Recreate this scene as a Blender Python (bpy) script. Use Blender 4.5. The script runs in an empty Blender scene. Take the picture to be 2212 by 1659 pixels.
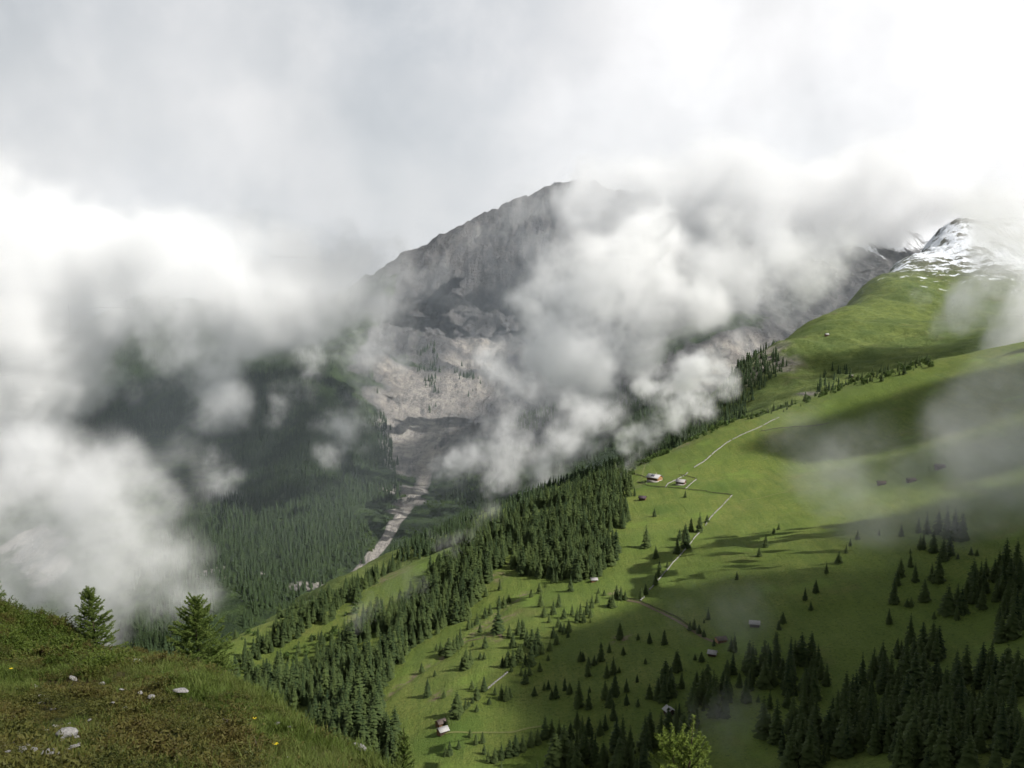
import bpy, math, random, re
import numpy as np
from mathutils import Vector

# ------------------------------------------------------------------ camera, sky, sun, exposure
S = bpy.context.scene
COL = S.collection
W0, H0, FL, PITCH = 2212.0, 1659.0, 2171.0, math.radians(-6.0)
cam = bpy.data.objects.new('camera', bpy.data.cameras.new('camera'))
COL.objects.link(cam)
S.camera = cam
cam.location = (0, 0, 0)
cam.rotation_euler = (math.radians(90) + PITCH, 0, 0)
cam.data.sensor_width = 36.0
cam.data.lens = 36.0 * FL / W0
cam.data.clip_start = 0.1
cam.data.clip_end = 60000
S.render.resolution_x, S.render.resolution_y = 1024, 768

SUN_TO = Vector((0.72, -0.45, 0.78)).normalized()
sun = bpy.data.lights.new('sun', 'SUN')
sun.energy = 5.0
sun.angle = math.radians(0.5)
sun.color = (1.0, 0.965, 0.91)
so = bpy.data.objects.new('sun', sun)
so.rotation_euler = SUN_TO.to_track_quat('Z', 'Y').to_euler()
COL.objects.link(so)

S.view_settings.view_transform = 'Standard'
S.view_settings.look = 'None'
S.view_settings.exposure = 0.22
S.view_settings.gamma = 1.0
S.view_settings.use_curve_mapping = False
S.cycles.use_denoising = True
S.cycles.use_adaptive_sampling = True
S.cycles.adaptive_threshold = 0.05
S.cycles.adaptive_min_samples = 20
S.cycles.volume_bounces = 12
S.cycles.volume_step_rate = 2.0
S.cycles.max_bounces = 14
S.cycles.diffuse_bounces = 3
S.cycles.transparent_max_bounces = 8
S.cycles.sample_clamp_indirect = 8.0


def ray(u, v):
    """direction through a point of the photograph (2212 x 1659 units), scaled to y = 1"""
    dx = (np.asarray(u, float) - W0 / 2) / FL
    dy = (H0 / 2 - np.asarray(v, float)) / FL
    c, s = math.cos(PITCH), math.sin(PITCH)
    y = c - dy * s
    z = s + dy * c
    return dx / y, z / y


def P(u, v, Y):
    a, b = ray(u, v)
    return (float(a * Y), float(Y), float(b * Y))


def proj(x, y, z):
    c, s = math.cos(PITCH), math.sin(PITCH)
    f = y * c + z * s
    up = -y * s + z * c
    return W0 / 2 + FL * x / f, H0 / 2 - FL * up / f


def dirv(u, v):
    a, b = ray(u, v)
    return Vector((float(a), 1.0, float(b))).normalized()


# the sky: Nishita daylight seen through a deck of cloud that is thin and bright ahead to the right, heavy and grey overhead and behind
wd = bpy.data.worlds.new("World")
S.world = wd
wd.use_nodes = True
nt = wd.node_tree
nt.nodes.clear()
_N, _L = nt.nodes.new, nt.links.new


def sock(n, x, i):
    if isinstance(x, (int, float)):
        n.inputs[i].default_value = x
    elif isinstance(x, tuple):
        n.inputs[i].default_value = x
    elif x is not None:
        n.id_data.links.new(x, n.inputs[i])


def math_(nt, op, a, b=None, c=None, clamp=False):
    n = nt.nodes.new('ShaderNodeMath')
    n.operation = op
    n.use_clamp = clamp
    for i, x in enumerate((a, b, c)):
        if x is not None:
            sock(n, x, i)
    return n.outputs[0]


def mixc(nt, f, a, b, mode='MIX'):
    n = nt.nodes.new('ShaderNodeMix')
    n.data_type = 'RGBA'
    n.blend_type = mode
    sock(n, f, 0)
    sock(n, a, 6)
    sock(n, b, 7)
    return n.outputs[2]


def noise(nt, vec, scale, detail=4, rough=0.55, dist=0.0):
    n = nt.nodes.new('ShaderNodeTexNoise')
    if vec is not None:
        nt.links.new(vec, n.inputs['Vector'])
    n.inputs['Scale'].default_value = scale
    n.inputs['Detail'].default_value = detail
    n.inputs['Roughness'].default_value = rough
    n.inputs['Distortion'].default_value = dist
    return n.outputs[0]


def ramp(nt, f, lo, hi, a=0.0, b=1.0, smooth=True):
    n = nt.nodes.new('ShaderNodeMapRange')
    n.interpolation_type = 'SMOOTHSTEP' if smooth else 'LINEAR'
    sock(n, f, 0)
    for i, x in enumerate((lo, hi, a, b)):
        n.inputs[i + 1].default_value = x
    return n.outputs[0]


tc = _N('ShaderNodeTexCoord').outputs['Generated']


def lobe(u, v, width):
    """1 in the direction of the photograph's point, falling off over `width` radians"""
    d = dirv(u, v)
    n = _N('ShaderNodeVectorMath')
    n.operation = 'DOT_PRODUCT'
    _L(tc, n.inputs[0])
    n.inputs[1].default_value = d
    return ramp(nt, n.outputs['Value'], math.cos(width), 1.0, 0, 1)


sky = _N('ShaderNodeTexSky')
sky.sky_type = 'NISHITA'
sky.sun_disc = False
sky.sun_elevation = math.asin(SUN_TO.z)
sky.sun_rotation = math.atan2(SUN_TO.x, SUN_TO.y)
skyc = mixc(nt, 1.0, sky.outputs[0], (0.1, 0.1, 0.1, 1), 'MULTIPLY')
sep = _N('ShaderNodeSeparateXYZ')
_L(tc, sep.inputs[0])
n1 = noise(nt, tc, 3.0, 8, 0.52, 0.12)
n2 = noise(nt, tc, 7.0, 8, 0.58, 0.15)
bil = ramp(nt, n2, 0.40, 0.66)
lum = math_(nt, 'MULTIPLY_ADD', n1, 0.60, 0.44)
lum = math_(nt, 'MULTIPLY_ADD', bil, 0.10, lum)
lum = math_(nt, 'MULTIPLY_ADD', lobe(1950, 380, 0.42), 0.26, lum)
lum = math_(nt, 'MULTIPLY_ADD', lobe(850, 20, 0.34), 0.12, lum)
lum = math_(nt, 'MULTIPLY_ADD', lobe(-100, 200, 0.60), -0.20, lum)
lum = math_(nt, 'MULTIPLY_ADD', lobe(100, 640, 0.22), 0.16, lum)
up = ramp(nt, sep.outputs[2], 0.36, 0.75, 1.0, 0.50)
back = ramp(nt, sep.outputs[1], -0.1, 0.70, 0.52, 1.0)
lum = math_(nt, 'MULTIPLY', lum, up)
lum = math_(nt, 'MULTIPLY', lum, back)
tint = mixc(nt, ramp(nt, lum, 0.5, 0.95), (0.94, 1.0, 1.06, 1), (1.0, 1.0, 1.012, 1))
vm = _N('ShaderNodeVectorMath')
vm.operation = 'SCALE'
_L(tint, vm.inputs[0])
_L(lum, vm.inputs['Scale'])
deck = ramp(nt, n1, 0.30, 0.55, 0.88, 0.99)
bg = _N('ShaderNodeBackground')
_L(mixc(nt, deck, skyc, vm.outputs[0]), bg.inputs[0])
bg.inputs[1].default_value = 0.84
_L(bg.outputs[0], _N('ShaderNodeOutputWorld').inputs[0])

# ------------------------------------------------------------------ helpers
rng = np.random.default_rng(7)
random.seed(7)


def tag(o, label=None, cat=None, group=None, kind=None):
    if label: o['label'] = label
    if cat: o['category'] = cat
    if group: o['group'] = group
    if kind: o['kind'] = kind
    return o


def mesh(name, verts, faces, mats, midx=None, smooth=False, attrs=None):
    """verts (n,3); faces: list of int arrays (m,3) or (m,4)"""
    me = bpy.data.meshes.new(name)
    verts = np.asarray(verts, np.float32)
    faces = [np.asarray(f, np.int32) for f in faces if len(f)]
    me.vertices.add(len(verts))
    me.vertices.foreach_set('co', verts.ravel())
    tot = sum(len(f) for f in faces)
    lv = np.concatenate([f.ravel() for f in faces])
    ln = np.concatenate([np.full(len(f), f.shape[1], np.int32) for f in faces])
    me.loops.add(len(lv))
    me.loops.foreach_set('vertex_index', lv)
    me.polygons.add(tot)
    st = np.concatenate([[0], np.cumsum(ln)[:-1]]).astype(np.int32)
    me.polygons.foreach_set('loop_start', st)
    for m in (mats if isinstance(mats, (list, tuple)) else [mats]):
        me.materials.append(m)
    if midx is not None:
        me.polygons.foreach_set('material_index', np.asarray(midx, np.int32))
    if smooth:
        me.polygons.foreach_set('use_smooth', np.ones(tot, bool))
    for k, a in (attrs or {}).items():
        at = me.attributes.new(k, 'FLOAT', 'POINT')
        at.data.foreach_set('value', np.asarray(a, np.float32).ravel())
    me.update()
    me.validate()
    return me


def obj(name, me, parent=None, loc=None, rot=None, scale=None):
    o = bpy.data.objects.new(name, me)
    COL.objects.link(o)
    if parent is not None: o.parent = parent
    if loc is not None: o.location = loc
    if rot is not None: o.rotation_euler = rot
    if scale is not None: o.scale = scale if not isinstance(scale, float) else (scale,) * 3
    return o


class MB:
    """collects shapes into one mesh"""
    def __init__(s):
        s.v, s.t, s.q, s.n = [], [], [], 0
        s.mt, s.mq = [], []

    def add(s, v, tris=(), quads=(), m=0):
        v = np.asarray(v, float).reshape(-1, 3)
        s.v.append(v)
        if len(tris):
            s.t.append(np.asarray(tris, int).reshape(-1, 3) + s.n)
            s.mt += [m] * len(s.t[-1])
        if len(quads):
            s.q.append(np.asarray(quads, int).reshape(-1, 4) + s.n)
            s.mq += [m] * len(s.q[-1])
        s.n += len(v)

    def box(s, c, size, rz=0.0, m=0, taper=1.0, jit=0.0):
        h = np.asarray(size, float) / 2
        v = np.array([[x, y, z] for z in (-1, 1) for y in (-1, 1) for x in (-1, 1)], float) * h
        v[4:, :2] *= taper
        if jit: v += rng.normal(0, jit, v.shape)
        ca, sa = math.cos(rz), math.sin(rz)
        v = np.stack([v[:, 0] * ca - v[:, 1] * sa, v[:, 0] * sa + v[:, 1] * ca, v[:, 2]], 1) + np.asarray(c, float)
        s.add(v, quads=[(0, 2, 3, 1), (4, 5, 7, 6), (0, 1, 5, 4), (2, 6, 7, 3), (0, 4, 6, 2), (1, 3, 7, 5)], m=m)

    def tube(s, pts, rad, k=6, m=0):
        pts = np.asarray(pts, float)
        n = len(pts)
        rad = np.broadcast_to(np.asarray(rad, float), (n,))
        d = np.gradient(pts, axis=0)
        d /= np.linalg.norm(d, axis=1, keepdims=True) + 1e-9
        ref = np.where(np.abs(d[:, 2:3]) > .9, [[1., 0, 0]], [[0, 0, 1.]])
        a = np.cross(d, ref)
        a /= np.linalg.norm(a, axis=1, keepdims=True) + 1e-9
        b = np.cross(d, a)
        an = np.linspace(0, 2 * math.pi, k, endpoint=False)
        v = pts[:, None] + rad[:, None, None] * (np.cos(an)[None, :, None] * a[:, None] + np.sin(an)[None, :, None] * b[:, None])
        q = [(i * k + j, i * k + (j + 1) % k, (i + 1) * k + (j + 1) % k, (i + 1) * k + j) for i in range(n - 1) for j in range(k)]
        s.add(v.reshape(-1, 3), quads=q, m=m)

    def mesh(s, name, mats, smooth=False, attrs=None):
        f = []
        if s.t: f.append(np.concatenate(s.t))
        if s.q: f.append(np.concatenate(s.q))
        return mesh(name, np.concatenate(s.v), f, mats, s.mt + s.mq, smooth, attrs)

    def arrays(s):
        return (np.concatenate(s.v), np.concatenate(s.t) if s.t else np.zeros((0, 3), int), np.concatenate(s.q) if s.q else np.zeros((0, 4), int))


def scatter(variants, pos, rot, scl, which, tilt=None):
    """copies of the variants' (verts, tris, quads), each turned about z, scaled and moved; returns the merged arrays and an id per vertex"""
    V, T, Q, ID, base = [], [], [], [], 0
    for k, (v, t, q) in enumerate(variants):
        idx = np.nonzero(which == k)[0]
        if not len(idx): continue
        c, s = np.cos(rot[idx])[:, None], np.sin(rot[idx])[:, None]
        sc = np.asarray(scl)[idx]
        if sc.ndim == 1: sc = np.repeat(sc[:, None], 3, 1)
        x, y, z = v[:, 0][None] * sc[:, :1], v[:, 1][None] * sc[:, 1:2], v[:, 2][None] * sc[:, 2:]
        w = np.stack([x * c - y * s, x * s + y * c, z], -1)
        if tilt is not None:
            w[..., 0] += w[..., 2] * tilt[idx, 0][:, None]
            w[..., 1] += w[..., 2] * tilt[idx, 1][:, None]
        w += np.asarray(pos)[idx][:, None]
        off = base + np.arange(len(idx)) * len(v)
        V.append(w.reshape(-1, 3))
        ID.append(np.repeat(idx, len(v)))
        if len(t): T.append((t[None] + off[:, None, None]).reshape(-1, 3))
        if len(q): Q.append((q[None] + off[:, None, None]).reshape(-1, 4))
        base += len(idx) * len(v)
    f = []
    if T: f.append(np.concatenate(T))
    if Q: f.append(np.concatenate(Q))
    return np.concatenate(V), f, np.concatenate(ID)


_perm = np.random.default_rng(3).permutation(4096)
_gx = np.cos(np.arange(4096) * 2.399963)
_gy = np.sin(np.arange(4096) * 2.399963)


def perlin(x, y, seed=0):
    xi, yi = np.floor(x).astype(np.int64), np.floor(y).astype(np.int64)
    fx, fy = x - xi, y - yi
    u, v = fx * fx * fx * (fx * (fx * 6 - 15) + 10), fy * fy * fy * (fy * (fy * 6 - 15) + 10)

    def g(a, b, dx, dy):
        h = _perm[(_perm[(a + seed * 131) & 4095] + b) & 4095]
        return _gx[h] * dx + _gy[h] * dy
    n00, n10 = g(xi, yi, fx, fy), g(xi + 1, yi, fx - 1, fy)
    n01, n11 = g(xi, yi + 1, fx, fy - 1), g(xi + 1, yi + 1, fx - 1, fy - 1)
    return (n00 * (1 - u) + n10 * u) * (1 - v) + (n01 * (1 - u) + n11 * u) * v


def fbm(x, y, wl, oct=4, gain=0.5, seed=0, ridged=False):
    r, a, x, y = 0, 1.0, np.asarray(x, float) / wl, np.asarray(y, float) / wl
    for k in range(oct):
        p = perlin(x, y, seed + k)
        r = r + a * ((0.5 - np.abs(p) * 2) if ridged else p * 1.4)
        x, y, a = x * 2.03, y * 2.03, a * gain
    return r


class TPS:
    def __init__(s, pts, lam=1e-4):
        p = np.asarray(pts, float)
        s.sc = 1.0 / max(np.ptp(p[:, 0]), np.ptp(p[:, 1]))
        s.c = p[:, :2] * s.sc
        n = len(p)
        A = np.zeros((n + 3, n + 3))
        A[:n, :n] = s.k(s.c, s.c) + lam * np.eye(n)
        A[:n, n], A[:n, n + 1:] = 1, s.c
        A[n, :n], A[n + 1:, :n] = 1, s.c.T
        s.w = np.linalg.solve(A, np.concatenate([p[:, 2], [0, 0, 0]]))

    @staticmethod
    def k(a, b):
        r2 = ((a[:, None] - b[None]) ** 2).sum(-1)
        return r2 * np.log(r2 + 1e-12)

    def __call__(s, x, y):
        sh = np.shape(x)
        q = np.stack([np.ravel(x), np.ravel(y)], 1) * s.sc
        out = np.empty(len(q))
        for i in range(0, len(q), 60000):
            b = q[i:i + 60000]
            out[i:i + 60000] = s.k(b, s.c) @ s.w[:-3] + s.w[-3] + b @ s.w[-2:]
        return out.reshape(sh)

# ------------------------------------------------------------------ the land: five height fields that run into one another
def behind(cr, k, fall):
    """a point further off than a crest point, on ground that has dropped away"""
    x, y, z = P(*cr)
    return (x * k, y * k, z * k - fall)


CREST_N = [(2230, 733, 1270), (1990, 782, 1310), (1850, 822, 1330), (1700, 882, 1330), (1550, 924, 1300), (1400, 994, 1240), (1200, 1085, 1180),
           (1060, 1150, 1120), (870, 1222, 1050), (700, 1306, 990), (560, 1352, 940), (470, 1396, 900)]
pN = [P(*c) for c in CREST_N]
pN += [behind(c, 1.14, 45) for c in CREST_N] + [behind(c, 1.45, 210) for c in CREST_N]
pN += [P(1415, 1035, 1090), P(1580, 1072, 980), P(1385, 1297, 730), P(2212, 1000, 860), P(2000, 1000, 960), P(1750, 1000, 1080), P(2212, 1300, 610),
       P(1850, 1250, 690), P(1500, 1500, 560), P(1000, 1500, 610), P(955, 1580, 570), P(1200, 1350, 700), P(900, 1400, 740), P(760, 1420, 780),
       P(1500, 1659, 480), P(1200, 1659, 510), P(1000, 1659, 525), P(2100, 1659, 400), P(800, 1640, 570), P(560, 1540, 700), P(640, 1450, 800),
       P(2300, 1659, 390), P(2320, 1200, 640), P(1800, 1550, 520), P(520, 1440, 850)]
pN += [(-500, 700, -430), (-700, 500, -460), (-450, 900, -460), (-200, 400, -330), (0, 300, -275), (200, 300, -215), (350, 250, -160), (600, 500, -40), (900, 800, 60),
       (1000, 1250, 70), (600, 200, -60), (1100, 1700, -40)]
tN = TPS(pN, 2e-4)

CREST_S = [(2075, 482, 3600), (1960, 562, 3300), (1880, 612, 3050), (1780, 688, 2750), (1690, 737, 2500), (1600, 792, 2330), (1540, 870, 2220)]
pS = [P(*c) for c in CREST_S]
pS += [behind(c, 1.10, 60) for c in CREST_S] + [behind(c, 1.35, 330) for c in CREST_S]
pS += [P(2000, 700, 2550), P(1800, 800, 2150), P(1650, 880, 1950), P(2100, 640, 2850), P(2212, 600, 3050), P(2212, 690, 2400), P(1900, 770, 2150), P(2020, 600, 3050),
       P(2140, 540, 3500), P(2230, 575, 3500), P(2320, 610, 3450), P(1480, 950, 2120), P(1350, 1000, 2020), P(1150, 1075, 1960), P(1000, 1130, 1900), P(880, 1192, 1840),
       P(760, 1235, 1760), (700, 1600, -290), (350, 1600, -370), (100, 1600, -420), (-250, 1500, -540), (-500, 1300, -640), (1100, 1800, -90)]
pS += [behind((1400, 960, 2150), 1.25, 150), behind((1200, 1030, 2050), 1.25, 120), behind((1000, 1130, 1900), 1.2, 120)]
tS = TPS(pS, 2e-4)

CREST_M = [(650, 690, 4900), (780, 605, 5050), (850, 566, 5150), (900, 549, 5200), (1020, 492, 5330), (1070, 466, 5400), (1210, 402, 5600), (1400, 428, 5600), (1600, 430, 5700), (1850, 470, 5400)]
pM = [P(*c) for c in CREST_M] + [behind(c, 1.12, 180) for c in CREST_M] + [behind(c, 1.4, 900) for c in CREST_M] + [P(2050, 570, 5400), P(2230, 640, 5400), P(1950, 505, 5450), P(2400, 660, 5600)]
pM += [P(1000, 600, 4900), P(1050, 700, 4350), P(950, 720, 4150), P(1000, 800, 3650), P(930, 860, 3300), P(860, 850, 3350), P(943, 960, 2880),
       P(880, 960, 2950), P(915, 1040, 2600), P(870, 1110, 2350), P(830, 1182, 2080), P(1200, 700, 4400), P(1100, 900, 3150), P(1300, 800, 3700), P(1050, 960, 2900),
       P(1150, 980, 2750), P(1000, 1040, 2600), P(960, 1080, 2400), P(900, 1140, 2200), P(1000, 870, 3300),
       P(1330, 800, 3350), P(1440, 748, 3500), P(1540, 695, 3500), P(1650, 640, 3900), P(1750, 575, 4300), P(1600, 765, 3150), P(1500, 835, 2900), P(1350, 905, 2650), P(1250, 955, 2550),
       P(1700, 700, 3500),
       P(865, 1080, 2430), P(800, 920, 2950), P(720, 800, 3250), P(650, 770, 3400), P(560, 745, 3550), P(560, 900, 2950), P(480, 950, 2850), P(620, 1050, 2500), P(720, 1100, 2300),
       P(790, 1150, 2130), P(600, 1250, 1900), P(500, 1200, 2000), P(430, 1300, 1760), P(300, 1400, 1560), P(690, 1262, 1880), P(560, 1330, 1720),
       P(380, 740, 4000), P(290, 640, 4500), P(230, 830, 3700), P(330, 900, 3300), P(100, 1150, 2200), P(60, 1250, 2000), P(0, 1000, 3000), P(-200, 900, 3300), P(-200, 1250, 2100),
       P(100, 770, 4300), P(-150, 680, 4900), P(150, 1400, 1700), P(-150, 1450, 1600)]
pM += [(-1500, 9000, -500), (3500, 9000, -300), (0, 1100, -760), (-500, 1100, -720), (-900, 1200, -650), (600, 1700, -640), (4000, 6500, 500), (-4500, 6000, 300), (-3000, 2500, -250)]
tM = TPS(pM, 3e-4)

SIL_F = [(-120, 1262, 27), (0, 1284, 26), (60, 1302, 25.5), (100, 1345, 25), (165, 1374, 25), (250, 1426, 25), (330, 1446, 25), (400, 1455, 24), (480, 1490, 22), (560, 1539, 19), (640, 1579, 16.5),
         (700, 1606, 15), (800, 1647, 13.2), (860, 1680, 12.2)]
pF = [P(*c) for c in SIL_F]
pF += [(x * 1.18, y * 1.18, z * 1.18 - 1.3) for x, y, z in pF] + [(x * 2.2, y * 2.2, z * 2.2 - 14) for x, y, z in pF]
pF += [P(200, 1659, 7), P(0, 1659, 7), P(500, 1659, 8), P(400, 1560, 12), P(200, 1490, 16), P(90, 1530, 13), P(0, 1420, 18), P(620, 1640, 10.5), P(330, 1640, 8), P(-120, 1500, 14),
       P(700, 1720, 8.5), P(100, 1370, 22), P(20, 1340, 23.5), P(180, 1420, 21)]
pF += [(0, 0, -1.7), (-2, 3, -2.3), (-1, 4, -2.9), (1.5, 5, -4.2), (3, 3, -4.4), (-4, 1, -1.2), (2.3, 15, -9.4), (6, 12, -10), (10, 20, -17), (30, 60, -48), (5, 30, -22), (80, 150, -120), (0, 150, -150),
       (-80, 150, -170), (20, 10, -14), (40, 30, -30), (0, 60, -52)]
tF = TPS(pF, 1e-6)


def hN(x, y):
    e = np.clip((y - 300) / 300, 0, 1)
    return tN(x, y) + e * (fbm(x, y, 210, 3, .5, 11) * 3.2 + fbm(x, y, 46, 3, .5, 21) * 1.3 + fbm(x, y * .5, 15, 2, .5, 23) * 0.30)


def hS(x, y):
    z0 = tS(x, y)
    return z0 + np.clip((z0 + .13 * x - 90) / 160, 0, 1) * fbm(x + y * .4, y, 230, 5, .55, 47, True) * 26 + fbm(x, y, 420, 3, .5, 31) * 14 + fbm(x * .8 + y * .5, y * .35, 120, 5, .55, 41, True) * 11


def hM(x, y):
    z = tM(x, y)
    rock = np.clip((y - 2900) / 900, 0, 1) * np.clip((x + 1300) / 500, 0, 1)
    g = fbm(x + fbm(x, y, 300, 2, .5, 5) * 60, y * 0.30, 150, 5, .55, 51, True)      # gullies that run down the face
    z = z + rock * g * 34 + (0.35 + 0.65 * rock) * fbm(x, y, 500, 4, .5, 61, True) * 22
    return z + (1 - rock) * fbm(x * 1.1 + y * .35, y * .5, 260, 4, .5, 71, True) * 13


def hF(x, y):
    k = np.clip((y - 2) / 6, 0.2, 1)
    return tF(x, y) - .0215 * np.clip(y - 7, 0, 60) + k * (fbm(x, y, 3.2, 3, .5, 81) * 0.15 + fbm(x, y, 0.9, 3, .55, 91) * 0.09)


FIELDS = dict(N=hN, S=hS, M=hM, F=hF)
YR = dict(N=(330, 1900), S=(1350, 4600), M=(1300, 7600), F=(2.5, 60))


def pick(u, v, f='N', lo=None, hi=None, n=1600):
    """the point of a surface seen at a point of the photograph"""
    a, b = ray(u, v)
    a0, b0 = YR[f]
    Y = np.geomspace(lo or a0, hi or b0, n)
    d = b * Y - FIELDS[f](a * Y, Y)
    i = np.nonzero(d < 0)[0]
    i = i[0] if len(i) else int(np.argmin(np.abs(d)))
    if i > 0:
        t = d[i - 1] / (d[i - 1] - d[i] + 1e-9)
        y = Y[i - 1] + (Y[i] - Y[i - 1]) * np.clip(t, 0, 1)
    else:
        y = Y[i]
    return np.array([a * y, y, FIELDS[f](np.array([a * y]), np.array([y]))[0]])


def sheet(f, y0, y1, ns, ny, s0=-0.66, s1=0.66):
    s = np.linspace(s0, s1, ns)
    Y = np.geomspace(y0, y1, ny)
    yy, ss = np.meshgrid(Y, s, indexing='ij')
    x = ss * yy
    z = FIELDS[f](x, yy)
    i = np.arange(ny * ns).reshape(ny, ns)
    q = np.stack([i[:-1, :-1], i[:-1, 1:], i[1:, 1:], i[1:, :-1]], -1).reshape(-1, 4)
    return x.ravel(), yy.ravel(), z.ravel(), q


def inpoly(u, v, poly):
    u, v = np.asarray(u), np.asarray(v)
    r = np.zeros(u.shape, bool)
    p = np.asarray(poly, float)
    for i in range(len(p)):
        (x1, y1), (x2, y2) = p[i], p[i - 1]
        c = (y1 > v) != (y2 > v)
        r ^= c & (u < (x2 - x1) * (v - y1) / (y2 - y1 + 1e-12) + x1)
    return r


def seg_dist(x, y, pts):
    d = np.full(np.shape(x), 1e9)
    for (ax, ay), (bx, by) in zip(pts[:-1], pts[1:]):
        vx, vy = bx - ax, by - ay
        t = np.clip(((x - ax) * vx + (y - ay) * vy) / (vx * vx + vy * vy + 1e-9), 0, 1)
        d = np.minimum(d, np.hypot(x - ax - t * vx, y - ay - t * vy))
    return d


def line_mask(x, y, uvs, f, w):
    pts = [tuple(pick(u, v, f)[:2]) for u, v in uvs]
    return np.clip(1.3 - seg_dist(x, y, pts) / w, 0, 1)


def spot_mask(x, y, spots, f):
    m = np.zeros(np.shape(x))
    for u, v, r in spots:
        p = pick(u, v, f)
        m = np.maximum(m, np.clip(1.6 - np.hypot(x - p[0], y - p[1]) / r, 0, 1))
    return m


# ------------------------------------------------------------------ materials of the land
def new_mat(name):
    m = bpy.data.materials.new(name)
    m.use_nodes = True
    t = m.node_tree
    b = t.nodes['Principled BSDF']
    b.inputs['Roughness'].default_value = 0.9
    b.inputs['Specular IOR Level'].default_value = 0.15
    return m, t, b


def attr(t, name):
    n = t.nodes.new('ShaderNodeAttribute')
    n.attribute_name = name
    return n.outputs['Fac']


def bump(t, b, h, dist, strength=1.0):
    n = t.nodes.new('ShaderNodeBump')
    n.inputs['Distance'].default_value = dist
    n.inputs['Strength'].default_value = strength
    t.links.new(h, n.inputs['Height'])
    t.links.new(n.outputs[0], b.inputs['Normal'])


def opos(t):
    return t.nodes.new('ShaderNodeTexCoord').outputs['Object']


def C(r, g, b):
    return (r, g, b, 1.0)


def mat_meadow():
    m, t, b = new_mat('alpine_meadow')
    p = opos(t)
    big = ramp(t, noise(t, p, 1 / 160, 4, .55), .35, .65)
    mid = ramp(t, noise(t, p, 1 / 28, 5, .6), .38, .64)
    fine = ramp(t, noise(t, p, 1 / 3.0, 5, .7), .34, .66)
    c = mixc(t, big, C(.130, .172, .036), C(.175, .196, .048))
    c = mixc(t, math_(t, 'MULTIPLY', mid, .55), c, C(.110, .158, .028))
    c = mixc(t, math_(t, 'MULTIPLY', fine, .50), c, C(.085, .128, .024))
    mp = t.nodes.new('ShaderNodeMapping')
    mp.inputs['Scale'].default_value = (1 / 7, 1 / 75, 1 / 7)
    t.links.new(p, mp.inputs[0])
    terr = ramp(t, noise(t, mp.outputs[0], 1.0, 5, .6, .4), .40, .64)
    c = mixc(t, math_(t, 'MULTIPLY', terr, .48), c, C(.085, .130, .028))
    speck = ramp(t, noise(t, p, 1 / 1.6, 3, .6), .57, .66)
    c = mixc(t, math_(t, 'MULTIPLY', speck, .7), c, C(.048, .078, .020))
    c = mixc(t, ramp(t, noise(t, p, 1 / 45, 4, .6), .56, .70, 0, .5), c, C(.150, .225, .040))
    rusty = ramp(t, noise(t, p, 1 / 70, 5, .65), .58, .74, 0, .45)
    c = mixc(t, rusty, c, C(.170, .150, .055))
    c = mixc(t, attr(t, 'rank'), c, C(.065, .120, .022))
    soil = math_(t, 'MULTIPLY', attr(t, 'soil'), ramp(t, noise(t, p, 1 / 6.0, 4, .7), .44, .62))
    c = mixc(t, soil, c, mixc(t, fine, C(.26, .205, .135), C(.17, .135, .085)))
    t.links.new(c, b.inputs['Base Color'])
    bump(t, b, math_(t, 'MULTIPLY_ADD', noise(t, mp.outputs[0], 1.0, 5, .6, .4), .7, noise(t, p, 1 / 2.2, 6, .7)), 1.3, .9)
    return m


def mat_ridge():
    m, t, b = new_mat('high_pasture')
    p = opos(t)
    big = ramp(t, noise(t, p, 1 / 260, 6, .66), .40, .60)
    fine = ramp(t, noise(t, p, 1 / 22, 6, .7), .36, .66)
    c = mixc(t, big, C(.140, .172, .048), C(.095, .130, .038))
    c = mixc(t, math_(t, 'MULTIPLY', fine, .55), c, C(.050, .080, .024))
    c = mixc(t, ramp(t, noise(t, p, 1 / 120, 6, .7), .57, .72, 0, .5), c, C(.14, .12, .06))
    rk = math_(t, 'MULTIPLY', attr(t, 'rock'), ramp(t, noise(t, p, 1 / 40, 6, .7), .34, .60))
    c = mixc(t, rk, c, mixc(t, fine, C(.30, .27, .24), C(.11, .10, .10)))
    mp = t.nodes.new('ShaderNodeMapping')
    mp.inputs['Rotation'].default_value = (0, 0, math.radians(35))
    mp.inputs['Scale'].default_value = (1 / 190, 1 / 32, 1 / 60)
    t.links.new(p, mp.inputs[0])
    nn = math_(t, 'ADD', math_(t, 'MULTIPLY', noise(t, mp.outputs[0], 1.0, 8, .72, .3), 1.7), noise(t, p, 1 / 40, 8, .75))
    sn = ramp(t, math_(t, 'ADD', attr(t, 'snow'), math_(t, 'MULTIPLY_ADD', nn, 1.7, -2.35)), .40, .66)
    c = mixc(t, math_(t, 'MULTIPLY', ramp(t, attr(t, 'snow'), .1, .7), .8), c, mixc(t, fine, C(.15, .14, .13), C(.08, .075, .07)))
    c = mixc(t, sn, c, C(.80, .83, .88))
    t.links.new(c, b.inputs['Base Color'])
    bump(t, b, noise(t, p, 1 / 30, 6, .7), 14, .8)
    return m


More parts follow.
